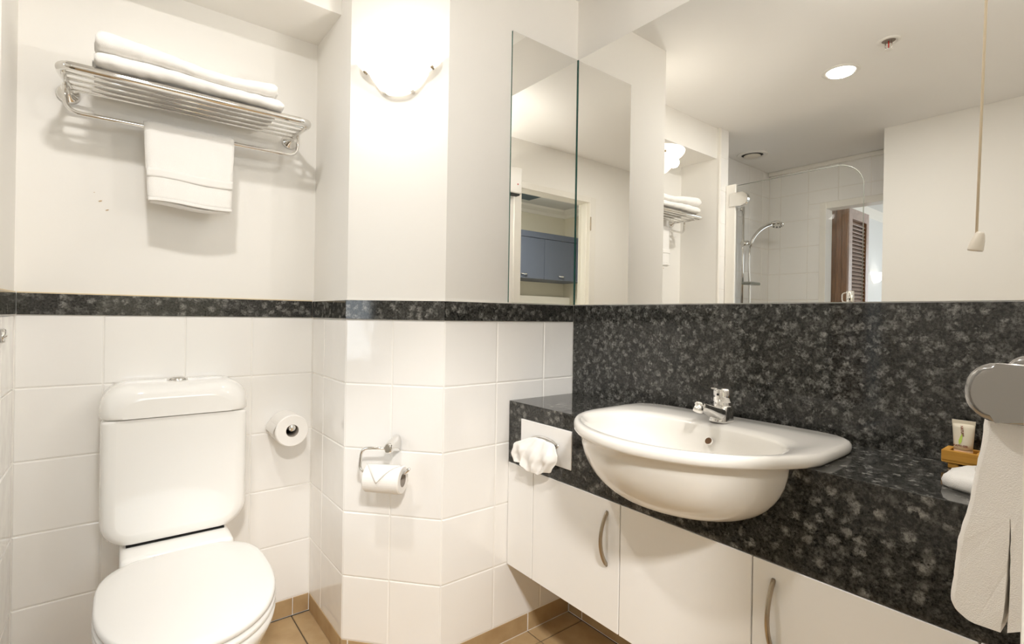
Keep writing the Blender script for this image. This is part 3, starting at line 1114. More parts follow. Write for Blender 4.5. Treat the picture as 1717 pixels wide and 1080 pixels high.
for x in (RX0 + .006, RX1 - .006):
    bm = bmesh.new()
    box(bm, x - .005, x + .005, 0.385, 0.560, RZ - .012, RZ + .001, bev=0.002)
    part('side_bracket', bm, M['chrome'], rack, smooth=True)
    bm = bmesh.new()
    lathe(bm, [(0.0, 0.0), (0.027, 0.0), (0.027, -0.004), (0.023, -0.010), (0.013, -0.014), (0.010, -0.022), (0.0, -0.024)], (x, YT + E4, RZ - .004), 'y', 28)
    part('flange', bm, M['chrome'], rack, smooth=True)
bm = bmesh.new()
pts = rounded([(RX0 + .004, 0.484, RZ - .006), (RX0 + .004, 0.486, RZ - .078), (RX1 - .004, 0.486, RZ - .078), (RX1 - .004, 0.484, RZ - .006)], 0.045, 8)
tube(bm, pts, 0.0060, 12)
part('lower_rail', bm, M['chrome'], rack, smooth=True)


# ------------------------------------------------------------------ towels
def fuzz(p, amp, s, seed):
    return Vector((noise.noise(p * s + Vector((seed, 0, 0))), noise.noise(p * s + Vector((0, seed, 7))), noise.noise(p * s + Vector((3, 0, seed))))) * amp

def folded_towel(name, label, x0, x1, y0, y1, zf, seed, group):
    """thick folded towel lying flat: stadium section in y,z swept along x; zf(x) gives bottom and top heights"""
    root = thing(name, label, 'towel', ((x0 + x1) / 2, (y0 + y1) / 2, zf(0.5)[0]), group)
    bm = bmesh.new()
    NX, NS = 64, 48
    rg = []
    for i in range(NX + 1):
        t = i / NX
        x = x0 + (x1 - x0) * t
        zb, zt = zf(t)
        end = min(1.0, min(t, 1 - t) / 0.035)
        sh = math.sqrt(max(0.0, 1 - (1 - end) ** 2)) * 0.45 + 0.55
        h = (zt - zb) / 2 * sh
        zc = (zt + zb) / 2 - (1 - sh) * (zt - zb) * 0.10
        rr_ = []
        for k in range(NS):
            a = 2 * PI * k / NS
            c, s = math.cos(a), math.sin(a)
            yc, hy = (y0 + y1) / 2, (y1 - y0) / 2
            yy = yc + (hy) * math.copysign(abs(c) ** (2 / 7.0), c)
            zz = zc + h * math.copysign(abs(s) ** (2 / 2.7), s)
            p = Vector((x, yy, zz))
            p += fuzz(p, 0.0065, 8, seed) + fuzz(p, 0.0022, 45, seed)
            rr_.append(p)
        rg.append(rr_)
    loft(bm, rg)
    part('cloth', bm, M['towel'], root, smooth=True)
    # the inner fold line that shows along the front and at the ends
    bm = bmesh.new()
    rg = []
    for i in range(NX + 1):
        t = i / NX
        x = x0 - 0.003 + (x1 - x0 + 0.006) * t
        zb, zt = zf(t)
        zc = zb + (zt - zb) * 0.42
        p = Vector((x, y0 + 0.030, zc))
        rg.append([p + Vector((0, math.cos(a) * 0.026 + 0.02, math.sin(a) * 0.0065)) + fuzz(p, 0.003, 25, seed + 4) for a in [2 * PI * k / 12 for k in range(12)]])
    loft(bm, rg)
    part('inner_fold', bm, M['towel'], root, smooth=True)
    return root

def zf_low(t):
    return 1.7005 - 0.0005, 1.7005 + 0.040 + 0.004 * math.sin(t * 7) - 0.004 * t
def zf_top(t):
    b = zf_low(t)[1] - 0.001
    return b, b + 0.048 - 0.010 * t + 0.005 * math.sin(2 + t * 5)
folded_towel('folded_towel', 'folded white bath towel lying directly on the chrome rack bars', -1.372, -0.925, 0.336, 0.560, zf_low, 1.3, 'folded towels on the rack')
folded_towel('folded_towel', 'folded white bath towel on top of the other on the rack', -1.368, -0.938, 0.333, 0.556, zf_top, 8.1, 'folded towels on the rack')

# hand towel over the lower rail
ht = thing('hand_towel', 'white hand towel with a woven border hanging from the rack\'s lower rail', 'towel', (-1.15, 0.486, 1.40))
HX0, HX1 = -1.262, -1.034
RLZ = RZ - .078
def drape(x_t, bot_f, bot_b, thick, bulge):
    """closed outline in y,z of a towel folded over a rail"""
    yc, zc = 0.486, RLZ
    rin, rout = 0.0075, 0.0075 + thick
    out = []
    n = 10
    f0, f1 = bot_f, zc
    for k in range(14):      # outer front going up
        t = k / 13
        out.append((yc - rout - bulge * (1 - t) ** 1.3, f0 + (f1 - f0) * t))
    for k in range(1, n):
        a = PI - PI * k / n
        out.append((yc + rout * math.cos(a), zc + rout * math.sin(a)))
    for k in range(14):
        t = k / 13
        out.append((yc + rout + 0.012 * t, f1 + (bot_b - f1) * t))
    for k in range(14):
        t = k / 13
        out.append((yc + rin + 0.008 * (1 - t), bot_b + (f1 - bot_b) * t))
    for k in range(1, n):
        a = PI * k / n
        out.append((yc + rin * math.cos(a), zc + rin * math.sin(a)))
    for k in range(14):
        t = k / 13
        out.append((yc - rin - bulge * 0.75 * t ** 1.3, f1 + (f0 + .001 - f1) * t))
    return out
bm = bmesh.new()
rg = []
NX = 40
for i in range(NX + 1):
    t = i / NX
    x = HX0 + (HX1 - HX0) * t
    e = min(1, min(t, 1 - t) / 0.04)
    th = 0.011 * (0.55 + 0.45 * e)
    bot = 1.393 + 0.004 * math.sin(t * 5 + 1)
    pr_ = drape(t, bot, bot + 0.012, th, 0.020 * math.sin(PI * (0.15 + 0.8 * t)))
    rr_ = []
    for (y, z) in pr_:
        sk = (RLZ - z) / 0.22
        p = Vector((x + (0.011 * (1 - t) - 0.005 * t) * sk, y, z))
        p += fuzz(p, 0.0018, 22, 5.5) + fuzz(p, 0.0008, 90, 2.5)
        rr_.append(p)
    rg.append(rr_)
loft(bm, rg)
hcloth = part('cloth', bm, M['towel'], ht, smooth=True)
# woven border strip and hem rolled under at the bottom
def strip(z0, z1, m, nm, lift):
    bm = bmesh.new()
    rows_ = []
    for i in range(NX + 1):
        t = i / NX
        bul = 0.020 * math.sin(PI * (0.15 + 0.8 * t))
        bot = 1.393 + 0.004 * math.sin(t * 5 + 1)
        rw = []
        for q in range(5):
            z = z0 + (z1 - z0) * q / 4 + (0.004 * math.sin(t * 5 + 1))
            tt = (z - bot) / (RLZ - bot)
            sk = (RLZ - z) / 0.22
            y = 0.486 - 0.0185 - bul * max(0, 1 - tt) ** 1.3 - lift
            x = HX0 + (HX1 - HX0) * t + (0.011 * (1 - t) - 0.005 * t) * sk
            rw.append(bm.verts.new((x, y, z)))
        rows_.append(rw)
    for a_, b_ in zip(rows_, rows_[1:]):
        for q in range(4):
            bm.faces.new((a_[q], a_[q + 1], b_[q + 1], b_[q]))
    o = part(nm, bm, m, ht, smooth=True)
    md = o.modifiers.new('s', 'SOLIDIFY'); md.thickness = 0.0014; md.offset = 0
strip(1.462, 1.488, M['towelband'], 'woven_border', 0.0008)
strip(1.393, 1.402, M['towel'], 'hem', 0.0025)
bm = bmesh.new()
rg = []
for i in range(NX + 1):
    t = i / NX
    x = HX0 + 0.014 + (HX1 - HX0 - 0.022) * t
    bot = 1.389 + 0.004 * math.sin(t * 5 + 1) - 0.006 * math.sin(PI * t)
    bul = 0.020 * math.sin(PI * (0.15 + 0.8 * t))
    rg.append([Vector((x, 0.486 - 0.006 - bul * 0.4 + math.cos(a) * (0.008 + bul * 0.4), bot + 0.006 + math.sin(a) * 0.006)) for a in [2 * PI * k / 12 for k in range(12)]])
loft(bm, rg)
part('inner_fold', bm, M['towel'], ht, smooth=True)

# ------------------------------------------------------------------ chrome hook on the niche's left wall (at the picture's left edge)
hk = thing('wall_hook', 'small chrome hook plate on the left wall of the niche, at the picture edge', 'hook', (XL, 0.395, 1.015))
bm = bmesh.new()
lathe(bm, [(0.0, 0.0), (0.017, 0.0), (0.0175, 0.004), (0.015, 0.008), (0.0, 0.0095)], (XL, 0.379, 1.015), 'x', 28)
part('plate', bm, M['chrome'], hk, smooth=True)
bm = bmesh.new()
tube(bm, [(XL + .0075, 0.360, 1.0125), (XL + .0095, 0.380, 1.0150), (XL + .0070, 0.3935, 1.0165)], 0.0012, 8)
part('slot', bm, M['card'], hk, smooth=True)

# ------------------------------------------------------------------ toiletries on the worktop
TXC = -0.034
tray = thing('bamboo_tray', 'small orange bamboo tray against the granite splashback', 'tray', (TXC, -1.135, CT))
bm = bmesh.new()
# body with two wells: bars round two rectangular openings
ty0, ty1, tx0, tx1, tz0, tz1 = -1.205, -1.071, -0.0615, -0.0065, 0.8140, 0.8370
box(bm, tx0, tx1, ty0, ty1, tz0, tz0 + 0.006, bev=0.001, seg=1)
part('tray_base', bm, M['wood'], tray)
bm = bmesh.new()
for (a, b, c, d) in ((tx0, tx0 + .0115, ty0, ty1), (tx1 - .0115, tx1, ty0, ty1), (tx0 + .0105, tx1 - .0105, ty1 - .010, ty1), (tx0 + .0105, tx1 - .0105, ty0, ty0 + .010),
                     (tx0 + .0105, tx1 - .0105, -1.1300, -1.1200), (tx0 + .0105, tx1 - .0105, -1.172, -1.164)):
    box(bm, a, b, c, d, tz0 + 0.004, tz1)
part('tray_frame', bm, M['wood'], tray)
for y in (-1.088, -1.190):
    part('foot', boxm(tx0 + .004, tx1 - .004, y - .008, y + .008, CT + 0.0002, tz0 + .001, bev=0.001, seg=1), M['wood'], tray)

def squeeze_tube(yc, label, m, word, wsize):
    xc = TXC
    root = thing('toiletry_tube', label, 'tube', (xc, yc, tz0 + .006), 'toiletry tubes in the tray')
    zb = tz0 + 0.0065
    bm = bmesh.new()
    rg = []
    for z, a, b, e in ((zb, .0125, .0135, 2.0), (zb + .002, .0130, .0142, 2), (zb + .017, .0132, .0143, 2), (zb + .018, .0125, .0136, 2)):
        rg.append([Vector((xc + x, yc + y, z)) for x, y in [superell(a, b, e, 2 * PI * k / 28) for k in range(28)]])
    loft(bm, rg)
    part('cap', bm, M['tubecap'], root, smooth=True)
    bm = bmesh.new()
    rg = []
    for z, a, b in ((zb + .018, .0128, .0140), (zb + .030, .0118, .0148), (zb + .045, .0088, .0158), (zb + .060, .0048, .0167), (zb + .067, .0022, .0172), (zb + .0675, .0011, .0173)):
        rg.append([Vector((xc + x, yc + y, z)) for x, y in [superell(a, b, 2.0, 2 * PI * k / 28) for k in range(28)]])
    loft(bm, rg)
    part('tube_body', bm, m, root, smooth=True)
    part('crimp', boxm(xc - .0010, xc + .0010, yc - .0174, yc + .0174, zb + .067, zb + .0745, bev=.0003, seg=1), M['tubeclear'], root)
    # printed word low on the front, a green leaf mark and a brown vertical word
    def text(body, size, yy, zz, rot, mm, xoff):
        cu = bpy.data.curves.new('printed_text', 'FONT')
        cu.body = body
        cu.size = size
        cu.extrude = 0.0001
        cu.offset = 0.00018
        cu.align_x = 'CENTER'
        cu.align_y = 'CENTER'
        cu.materials.append(mm)
        o = bpy.data.objects.new('printed_text', cu)
        C.objects.link(o)
        o.parent = root
        # text x runs along -y (left to right as seen from -x), text y runs up and leans with the tube
        lean = 0.19
        ex = Vector((0, -1, 0)); ey = Vector((lean, 0, 1)).normalized(); ez = ex.cross(ey)
        Rm = Matrix((ex, ey, ez)).transposed().to_4x4() @ Matrix.Rotation(rot, 4, 'Z')
        me_ = bpy.data.meshes.new_from_object(o)
        bpy.data.objects.remove(o)
        o = obj('printed_text', me_, None, root)
        o.matrix_local = Matrix.Translation(Vector((xc + xoff, yy, zz)) - root.location) @ Rm
        return o
    text(word, wsize, yc + .0015, zb + .0265, 0, M['print'], -.0128)
    text('NATURE', .0052, yc + .001, zb + .0545, -PI / 2 * 0.92, M['print'], -.0074)
    bm = bmesh.new()
    leaf = [(0.003, .029), (0.0042, .036), (0.0018, .045), (-0.0005, .050), (-0.0012, .043), (-0.0005, .034)]
    bm.faces.new([bm.verts.new((xc - 0.0128 - 0.0002 + (z - .029) * 0.205, yc + y + .001, zb + z)) for y, z in leaf])
    part('leaf_mark', bm, M['printgreen'], root)
    return root

squeeze_tube(-1.0985, 'frosted clear tube marked BATH GEL, standing in the bamboo tray', M['tubeclear'], 'BATH GEL', 0.0048)
squeeze_tube(-1.1475, 'amber tube marked SHAMPOO beside the frosted tube in the tray', M['tubeamber'], 'SHAMPOO', 0.0048)

# folded face cloth with a wrapped soap on it
fc = thing('face_cloth', 'small folded white face cloth on the worktop in front of the bamboo tray', 'face cloth', (-0.19, -1.165, CT))
bm = bmesh.new()
rg = []
for z, s in ((0.0002, .94), (.004, .99), (.011, 1.0), (.019, .97), (.0245, .88), (.0265, .70), (.027, .3)):
    rr_ = []
    for k in range(48):
        x, y = superell(0.070, 0.064, 4.0, 2 * PI * k / 48)
        p = Vector((-0.165 + x * s * 0.94 + y * 0.25, -1.172 + y * s - x * 0.25, CT + z))
        p += fuzz(p, 0.0028, 40, 3.3) * min(1, z * 300) + fuzz(p, 0.0014, 130, 4.3) * min(1, z * 300)
        rr_.append(p)
    rg.append(rr_)
loft(bm, rg)
part('cloth', bm, M['towel'], fc, smooth=True)
soap = thing('soap_bar', 'small round pale soap lying on the folded face cloth', 'soap', (-0.172, -1.158, CT + .026))
bm = bmesh.new()
lathe(bm, [(0.0, 0.0), (0.017, 0.0), (0.0195, 0.003), (0.0195, 0.008), (0.017, 0.011), (0.015, 0.0112), (0.013, 0.0095), (0.0, 0.009)], (-0.172, -1.158, CT + .0262), 'z', 32)
part('soap', bm, M['soap'], soap, smooth=True)

# ------------------------------------------------------------------ towel rail on the door wall, close to the camera
tr_ = thing('towel_rail', 'grey polished towel rail bracket on the door wall, close by at the picture\'s right edge', 'towel rail', (-0.55, YF, 1.0))
def stadium_x(bm, x0, x1, yb, yt, z0, z1, bev):
    r = (z1 - z0) / 2
    zc = (z0 + z1) / 2
    poly = [(yb, z0), ]
    n = 14
    for k in range(n + 1):
        a = -PI / 2 + PI * k / n
        poly.append((yt - r * 0.85 + r * 0.85 * math.cos(a), zc + r * math.sin(a)))
    poly.append((yb, z1))
    prism(bm, poly, x0, x1, 'x', bev=bev, seg=4)
for xa in (-0.558, -0.318):
    bm = bmesh.new()
    stadium_x(bm, xa, xa + 0.018, YF + 0.0005, -1.189, 0.9725, 1.0385, 0.0075)
    part('bracket', bm, M['greyrail'], tr_, smooth=True)
bm = bmesh.new()
tube(bm, [(-0.548, -1.222, 1.006), (-0.305, -1.222, 1.006)], 0.008, 14)
part('bar', bm, M['chrome'], tr_, smooth=True)

rt = thing('rail_towel', 'white towel hanging over the grey towel rail, close by at the picture\'s right edge', 'towel', (-0.44, -1.222, 0.73))
bm = bmesh.new()
rg = []
NX = 30
for i in range(NX + 1):
    t = i / NX
    x = -0.532 + 0.205 * t
    e = min(1, min(t, 1 - t) / 0.07)
    e = math.sqrt(1 - (1 - e) ** 2)
    pr_ = []
    zb, zt = 0.732, 1.0235
    # outer front from the bottom to the top of the bar
    for k in range(48):
        q = (k / 47) ** 1.5
        z = zb + (1.006 - zb) * q
        y = -1.2085 + 0.0355 * (1 - q) ** 0.85 + 0.002 * math.sin(q * 7)
        y = y if q > 0.09 else y - 0.020 * (1 - math.sqrt(max(0.0, 1 - (1 - q / 0.09) ** 2)))
        pr_.append((y - 0.006 * (1 - e), z))
    for k in range(1, 10):
        a = PI * k / 10
        pr_.append((-1.222 + 0.0165 * math.cos(a), 1.006 + 0.0175 * math.sin(a) * (0.6 + .4 * e)))
    for k in range(12):
        q = k / 11
        pr_.append((-1.2385 + 0.0 * q, 1.006 + (0.742 - 1.006) * q))
    for k in range(12):
        q = k / 11
        pr_.append((-1.2262 - 0.0012 * q, 0.735 + (0.865 - 0.735) * q))
    for k in range(14):
        q = k / 13
        z = 0.864 + (zb - 0.864) * q
        pr_.append((-1.2268 + 0.0060 * q, z))
    rr_ = []
    for (y, z) in pr_:
        p = Vector((x, y, z))
        p += fuzz(p, 0.0022, 18, 6.6) + fuzz(p, 0.0008, 110, 1.6)
        rr_.append(p)
    rg.append(rr_)
loft(bm, rg)
part('cloth', bm, M['towel'], rt, smooth=True)

# ------------------------------------------------------------------ pull cord
pc = thing('pull_cord', 'cream ceiling pull cord with a bell-shaped knob hanging before the mirror', 'pull cord', (-0.5, -1.191, 1.17))
bm = bmesh.new()
tube(bm, [(-0.5, -1.1895, 1.192), (-0.5, -1.1945, 1.46), (-0.5, -1.200, 1.80), (-0.5, -1.206, CEIL - .03)], 0.0014, 8)
part('cord', bm, M['cord'], pc, smooth=True)
bm = bmesh.new()
lathe(bm, [(0.0040, 0.001), (0.0072, -0.0005), (0.0078, 0.001), (0.0066, 0.012), (0.0052, 0.019), (0.0035, 0.0225), (0.0, 0.023)], (-0.5, -1.1885, 1.1715), (Vector((1, 0, 0)), Vector((0, 0.98, 0.2)).normalized(), Vector((0, -0.2, 0.98)).normalized()), 24, close=False)
part('knob', bm, M['cream'], pc, smooth=True)
bm = bmesh.new()
lathe(bm, [(0.0, 0.003), (0.0055, 0.003), (0.0055, 0.0035), (0, 0.0035)], (-0.5, -1.1887, 1.1690), 'z', 20)
part('knob_hollow', bm, M['ochre'], pc)
bm = bmesh.new()
lathe(bm, [(0.0, CEIL), (0.040, CEIL), (0.040, CEIL - .006), (0.030, CEIL - .028), (0.006, CEIL - .034), (0, CEIL - .034)], (-0.5, -1.206, 0), 'z', 28)
part('switch_housing', bm, M['wplastic'], pc, smooth=True)

# ------------------------------------------------------------------ ceiling fittings
dl = thing('downlight', 'lit round recessed downlight in the ceiling, seen in the mirror', 'downlight', (-1.303, -0.41, CEIL))
bm = bmesh.new()
lathe(bm, [(0.076, 0.0), (0.076, -0.003), (0.070, -0.006), (0.060, -0.005), (0.057, -0.001), (0.057, 0.0)], (-1.303, -0.41, CEIL), 'z', 40, close=False)
part('trim_ring', bm, M['wplastic'], dl, smooth=True)
bm = bmesh.new()
lathe(bm, [(0.0, -0.0012), (0.0572, -0.0010), (0.0572, -0.0005), (0.0, -0.0005)], (-1.303, -0.41, CEIL), 'z', 40)
part('lens', bm, M['lens'], dl)

spk = thing('fire_sprinkler', 'white recessed fire sprinkler with a red bulb in the ceiling, seen in the mirror', 'sprinkler', (-1.164, -0.633, CEIL))
sc_ = Vector((-1.164, -0.633, CEIL))
bm = bmesh.new()
lathe(bm, [(0.041, 0.0), (0.041, -0.002), (0.037, -0.005), (0.026, -0.004), (0.024, -0.001), (0.024, 0.0)], sc_, 'z', 32, close=False)
part('flange', bm, M['wplastic'], spk, smooth=True)
bm = bmesh.new()
lathe(bm, [(0.0, -0.0012), (0.0242, -0.0012), (0.0242, -0.0006), (0.0, -0.0006)], sc_, 'z', 24)
part('recess', bm, M['card'], spk)
for s in (-1, 1):
    bm = bmesh.new()
    tube(bm, rounded([sc_ + Vector((0, s * .010, -.001)), sc_ + Vector((0, s * .013, -.028)), sc_ + Vector((0, s * .001, -.037))], 0.008, 5), 0.0024, 8)
    part('frame_arm', bm, M['chrome'], spk, smooth=True)
bm = bmesh.new()
tube(bm, [sc_ + Vector((0, 0, -.002)), sc_ + Vector((0, 0, -.033))], 0.0022, 10)
part('bulb', bm, M['red'], spk, smooth=True, label='red glass sprinkler bulb')
bm = bmesh.new()
lathe(bm, [(0.0, -.036), (0.0145, -.037), (0.0145, -.039), (0.0, -.040)], sc_, 'z', 20)
part('deflector', bm, M['wplastic'], spk)

vt = thing('exhaust_vent', 'round white ceiling exhaust vent in the shower corner, seen in the mirror', 'vent', (-2.175, 0.440, CEIL))
vc = Vector((-2.175, 0.440, CEIL))
bm = bmesh.new()
lathe(bm, [(0.100, 0.0), (0.100, -0.007), (0.094, -0.011), (0.078, -0.010), (0.070, -0.004), (0.070, -0.0005)], vc, 'z', 40, close=False)
part('collar', bm, M['wplastic'], vt, smooth=True)
bm = bmesh.new()
lathe(bm, [(0.0, -0.0005), (0.0705, -0.0005), (0.0705, -0.001), (0, -0.001)], vc, 'z', 32)
part('throat', bm, M['dark'], vt)
bm = bmesh.new()
lathe(bm, [(0.0, -0.006), (0.052, -0.007), (0.055, -0.010), (0.052, -0.013), (0.0, -0.016)], vc, 'z', 32)
part('valve_disc', bm, M['cream'], vt, smooth=True)

# ------------------------------------------------------------------ shower: screen, rail and hand shower (seen in the mirror)
tag(obj('shower_ceiling_rail', boxm(XB + 0.001, XB + 0.026, -0.305, 0.572, 2.212, 2.2405, bev=0.002), M['trim']), 'white rail along the top of the tiled shower wall, seen in the mirror', 'rail')
scr = thing('shower_screen', 'clear glass shower screen with a rounded top corner, seen in the mirror', 'shower screen', (-1.62, -0.05, 0.5))
GX = -1.62
gy1, gy0, gz0, gz1, gr = 0.262, -0.412, 0.55, 1.893, 0.125
poly = [(gy1, gz0), (gy1, gz1)]
for k in range(13):
    a = PI / 2 + PI / 2 * k / 12
    poly.append((gy0 + gr + gr * math.cos(a), gz1 - gr + gr * math.sin(a)))
poly.append((gy0, gz0))
bm = bmesh.new()
bm.faces.new([bm.verts.new((GX, y, z)) for y, z in poly])
part('pane', bm, M['glass'], scr)
bm = bmesh.new()
edge = [(gy1, gz1)] + poly[2:]
tube(bm, [(GX, y, z) for y, z in edge], 0.0022, 6)
part('pane_edge', bm, M['glassedge'], scr, smooth=True)
part('wall_channel', boxm(GX - .016, GX + .014, 0.252, 0.313, gz0, 1.902, bev=0.003), M['trim'], scr)
bm = bmesh.new()
hy = [(0.288, 1.766), (0.288, 1.848)]
for k in range(11):
    a = PI / 2 + PI * k / 10
    hy.append((0.215 + 0.041 * math.cos(a) * 1.0, 1.807 + 0.041 * math.sin(a)))
prism(bm, [(y, z) for y, z in hy], GX - .010, GX + .019, 'x', bev=0.003)
part('hinge', bm, M['chrome'], scr, label='chrome D-shaped hinge plate')
bm = bmesh.new()
lathe(bm, [(0.0, 0.0), (0.015, 0.0), (0.017, 0.003), (0.017, 0.063), (0.015, 0.066), (0.0, 0.066)], (GX + .020, -0.366, 1.172), 'z', 28)
part('handle', bm, M['chrome'], scr, smooth=True)
bm = bmesh.new()
tube(bm, rounded([(GX + .02, -0.352, 1.230), (GX + .02, -0.330, 1.226), (GX + .02, -0.330, 1.184), (GX + .02, -0.352, 1.180)], 0.018, 6), 0.003, 10)
part('handle_loop', bm, M['chrome'], scr, smooth=True)

hs = thing('hand_shower', 'chrome hand shower on a vertical slide bar, seen in the mirror', 'shower', (-2.30, YT, 1.2))
SX, SYB = -2.235, 0.530
bm = bmesh.new()
tube(bm, [(SX, SYB, 1.17), (SX, SYB, 1.90)], 0.0105, 16)
part('slide_bar', bm, M['chrome'], hs, smooth=True)
for z in (1.885, 1.185):
    bm = bmesh.new()
    tube(bm, [(SX, SYB, z), (SX, YT - .001, z)], 0.013, 14)
    part('bar_mount', bm, M['chrome'], hs, smooth=True)
bm = bmesh.new()
tube(bm, [(SX + .015, SYB - .004, 1.632), (SX - .035, SYB - .020, 1.640)], 0.018, 14)
part('slider', bm, M['chrome'], hs, smooth=True)
bm = bmesh.new()
pts = [(SX - .045, SYB - .030, 1.615), (SX - .065, SYB - .045, 1.680), (SX - .105, SYB - .068, 1.735), (SX - .160, SYB - .095, 1.772), (SX - .205, SYB - .115, 1.785)]
tube(bm, rounded(pts, .03, 4), 0.013, 14, rfun=lambda t: 0.011 + 0.006 * t)
part('handset', bm, M['chrome'], hs, smooth=True)
bm = bmesh.new()
lathe(bm, [(0.0, 0.022), (0.030, 0.020), (0.047, 0.008), (0.049, -0.002), (0.044, -0.006), (0.0, -0.006)], (SX - .238, SYB - .130, 1.782), (Vector((0.95, 0, 0.3)).normalized(), Vector((0, 1, 0)), Vector((-0.3, 0, 0.95)).normalized()), 28)
part('shower_head', bm, M['chrome'], hs, smooth=True)
bm = bmesh.new()
for k in range(9):
    a = 2 * PI * k / 9
    c_ = Vector((SX - .238, SYB - .130, 1.782)) + Vector((0.95, 0, 0.3)) * 0.032 * math.cos(a) + Vector((0, 1, 0)) * 0.032 * math.sin(a) + Vector((0.3, 0, -0.95)) * 0.0065
    box(bm, c_.x - .003, c_.x + .003, c_.y - .003, c_.y + .003, c_.z - .003, c_.z + .001)
o = part('nozzles', bm, M['dark'], hs)
o['kind'] = 'stuff'
bm = bmesh.new()
tube(bm, rounded([(SX - .045, SYB - .030, 1.618), (SX - .03, SYB - .03, 1.48), (SX - .055, SYB - .03, 1.30), (SX - .05, SYB - .03, 1.10), (SX - .03, SYB - .02, 0.95)], .08, 6), 0.0075, 10)
part('hose', bm, M['chrome'], hs, smooth=True)
bm = bmesh.new()
box(bm, SX - .125, SX + .030, SYB - .075, SYB - .010, 1.335, 1.356, bev=0.006)
part('soap_dish', bm, M['glassedge'], hs, label='clear grey soap dish on the slide bar')

# ------------------------------------------------------------------ doorway to the bedroom
dw = obj('door_1', boxm(-2.835, XB + 0.010, OY1 - 0.001, OY1 + 0.042, 0, 1.946, bev=0.003), M['trim'], structure=True)
obj('head_casing', boxm(-2.835, XB + 0.010, OY0, OY1 - 0.0012, 1.899, 1.946, bev=0.003), M['trim'], dw)

# bedroom shell
bm = bmesh.new()
box(bm, -7.1, -2.84, 0.76, 0.86, 0, 2.5)
wall_bedroom = obj('wall_bedroom', bm, M['bwall'], structure=True)
bm = bmesh.new()
box(bm, -7.1, -7.0, -1.6, -1.52, 0, 2.5)
box(bm, -7.1, -7.0, 0.08, 0.86, 0, 2.5)
box(bm, -7.1, -7.0, -1.52, 0.08, 0, 0.4)
box(bm, -7.1, -7.0, -1.52, 0.08, 2.1, 2.5)
wall_window = obj('wall_window', bm, M['bwall'], structure=True)
obj('window_1', boxm(-7.06, -7.03, -0.74, -0.70, 0.4, 2.1), M['trim'], structure=True)
bm = bmesh.new()
box(bm, -7.1, -4.85, -1.7, -1.6, 0, 2.5)
box(bm, -3.55, -2.84, -1.7, -1.6, 0, 2.5)
box(bm, -4.85, -3.55, -1.7, -1.6, 0, 0.6)
box(bm, -4.85, -3.55, -1.7, -1.6, 2.1, 2.5)
wall_bedroom_near = obj('wall_bedroom_near', bm, M['bwall'], structure=True)
obj('window_3', boxm(-4.22, -4.18, -1.67, -1.63, 0.6, 2.1), M['trim'], structure=True)
obj('floor_bedroom', boxm(-7.1, -2.84, -1.7, 0.86, -0.1, 0), M['floortile'], structure=True)
obj('ceiling_bedroom', boxm(-7.1, -2.84, -1.7, 0.86, 2.36, 2.46), M['bwall'], structure=True)
bm = bmesh.new()
prism(bm, [(0.76, 2.30), (0.76, 2.36), (0.66, 2.36), (0.70, 2.335), (0.735, 2.31)], -7.0, -2.84, 'x')
obj('cornice', bm, M['trim'], wall_bedroom)

# wardrobe with plank side and louvred door
wd = thing('wardrobe', 'brown timber wardrobe with plank side and louvred door, seen through the doorway in the mirror', 'wardrobe', (-3.05, 0.12, 0))
WX, WY, WZ = -2.895, 0.082, 1.925
edges = [0.082, 0.120, 0.158, 0.196, 0.250, 0.31, 0.40]
for a, b in zip(edges, edges[1:]):
    part('plank', boxm(WX - .018, WX + (0.002 if b < .2 and a > .11 and a < .13 else 0), a + .0008, b - .0008, 0.02, WZ, bev=0.002, seg=1), M['timber'], wd)
part('carcass', boxm(-3.30, WX - .019, WY + .03, 0.42, 0.02, WZ - .002), M['timber'], wd)
LX0, LX1 = -3.325, WX
LYF = WY + 0.000
def lslab(x0, x1, z0, z1, nm='stile'):
    return part(nm, boxm(x0, x1, LYF - .004, LYF + .026, z0, z1, bev=.0015, seg=1), M['louvre'], wd)
lslab(LX1 - .085, LX1 - .019, 0.02, WZ)
lslab(LX0, LX0 + .075, 0.02, WZ)
lslab(LX0 + .075, LX1 - .085, WZ - .075, WZ, 'rail')
lslab(LX0 + .075, LX1 - .085, 0.02, 0.12, 'rail')
nsl = 30
sl_me = None
for k in range(nsl):
    z = 0.98 + k * (WZ - .075 - 0.99) / nsl
    if sl_me is None:
        bm = bmesh.new()
        prism(bm, [(-0.016, -0.014), (-0.013, -0.017), (0.016, 0.012), (0.013, 0.016)], LX0 + .070, LX1 - .080, 'x')
        o = obj('slat', bm, M['louvre'], wd, loc=Vector((0, LYF + .012, z + .012)) - wd.location)
        sl_me = o.data
    else:
        obj('slat', sl_me, None, wd, loc=Vector((0, LYF + .012, z + .012)) - wd.location)
part('handle_strip', boxm(LX0 + .060, LX0 + .078, LYF - .010, LYF + .010, 0.9, WZ - .08), M['timber'], wd)

sconce('wall_sconce', 'small lit white half-bowl lamp on the bedroom wall, seen through the doorway in the mirror', Vector((-5.78, 0.76, 1.665)), Vector((1, 0, 0)), Vector((0, -1, 0)), 1.15, M['bedsconce'], clips=False)

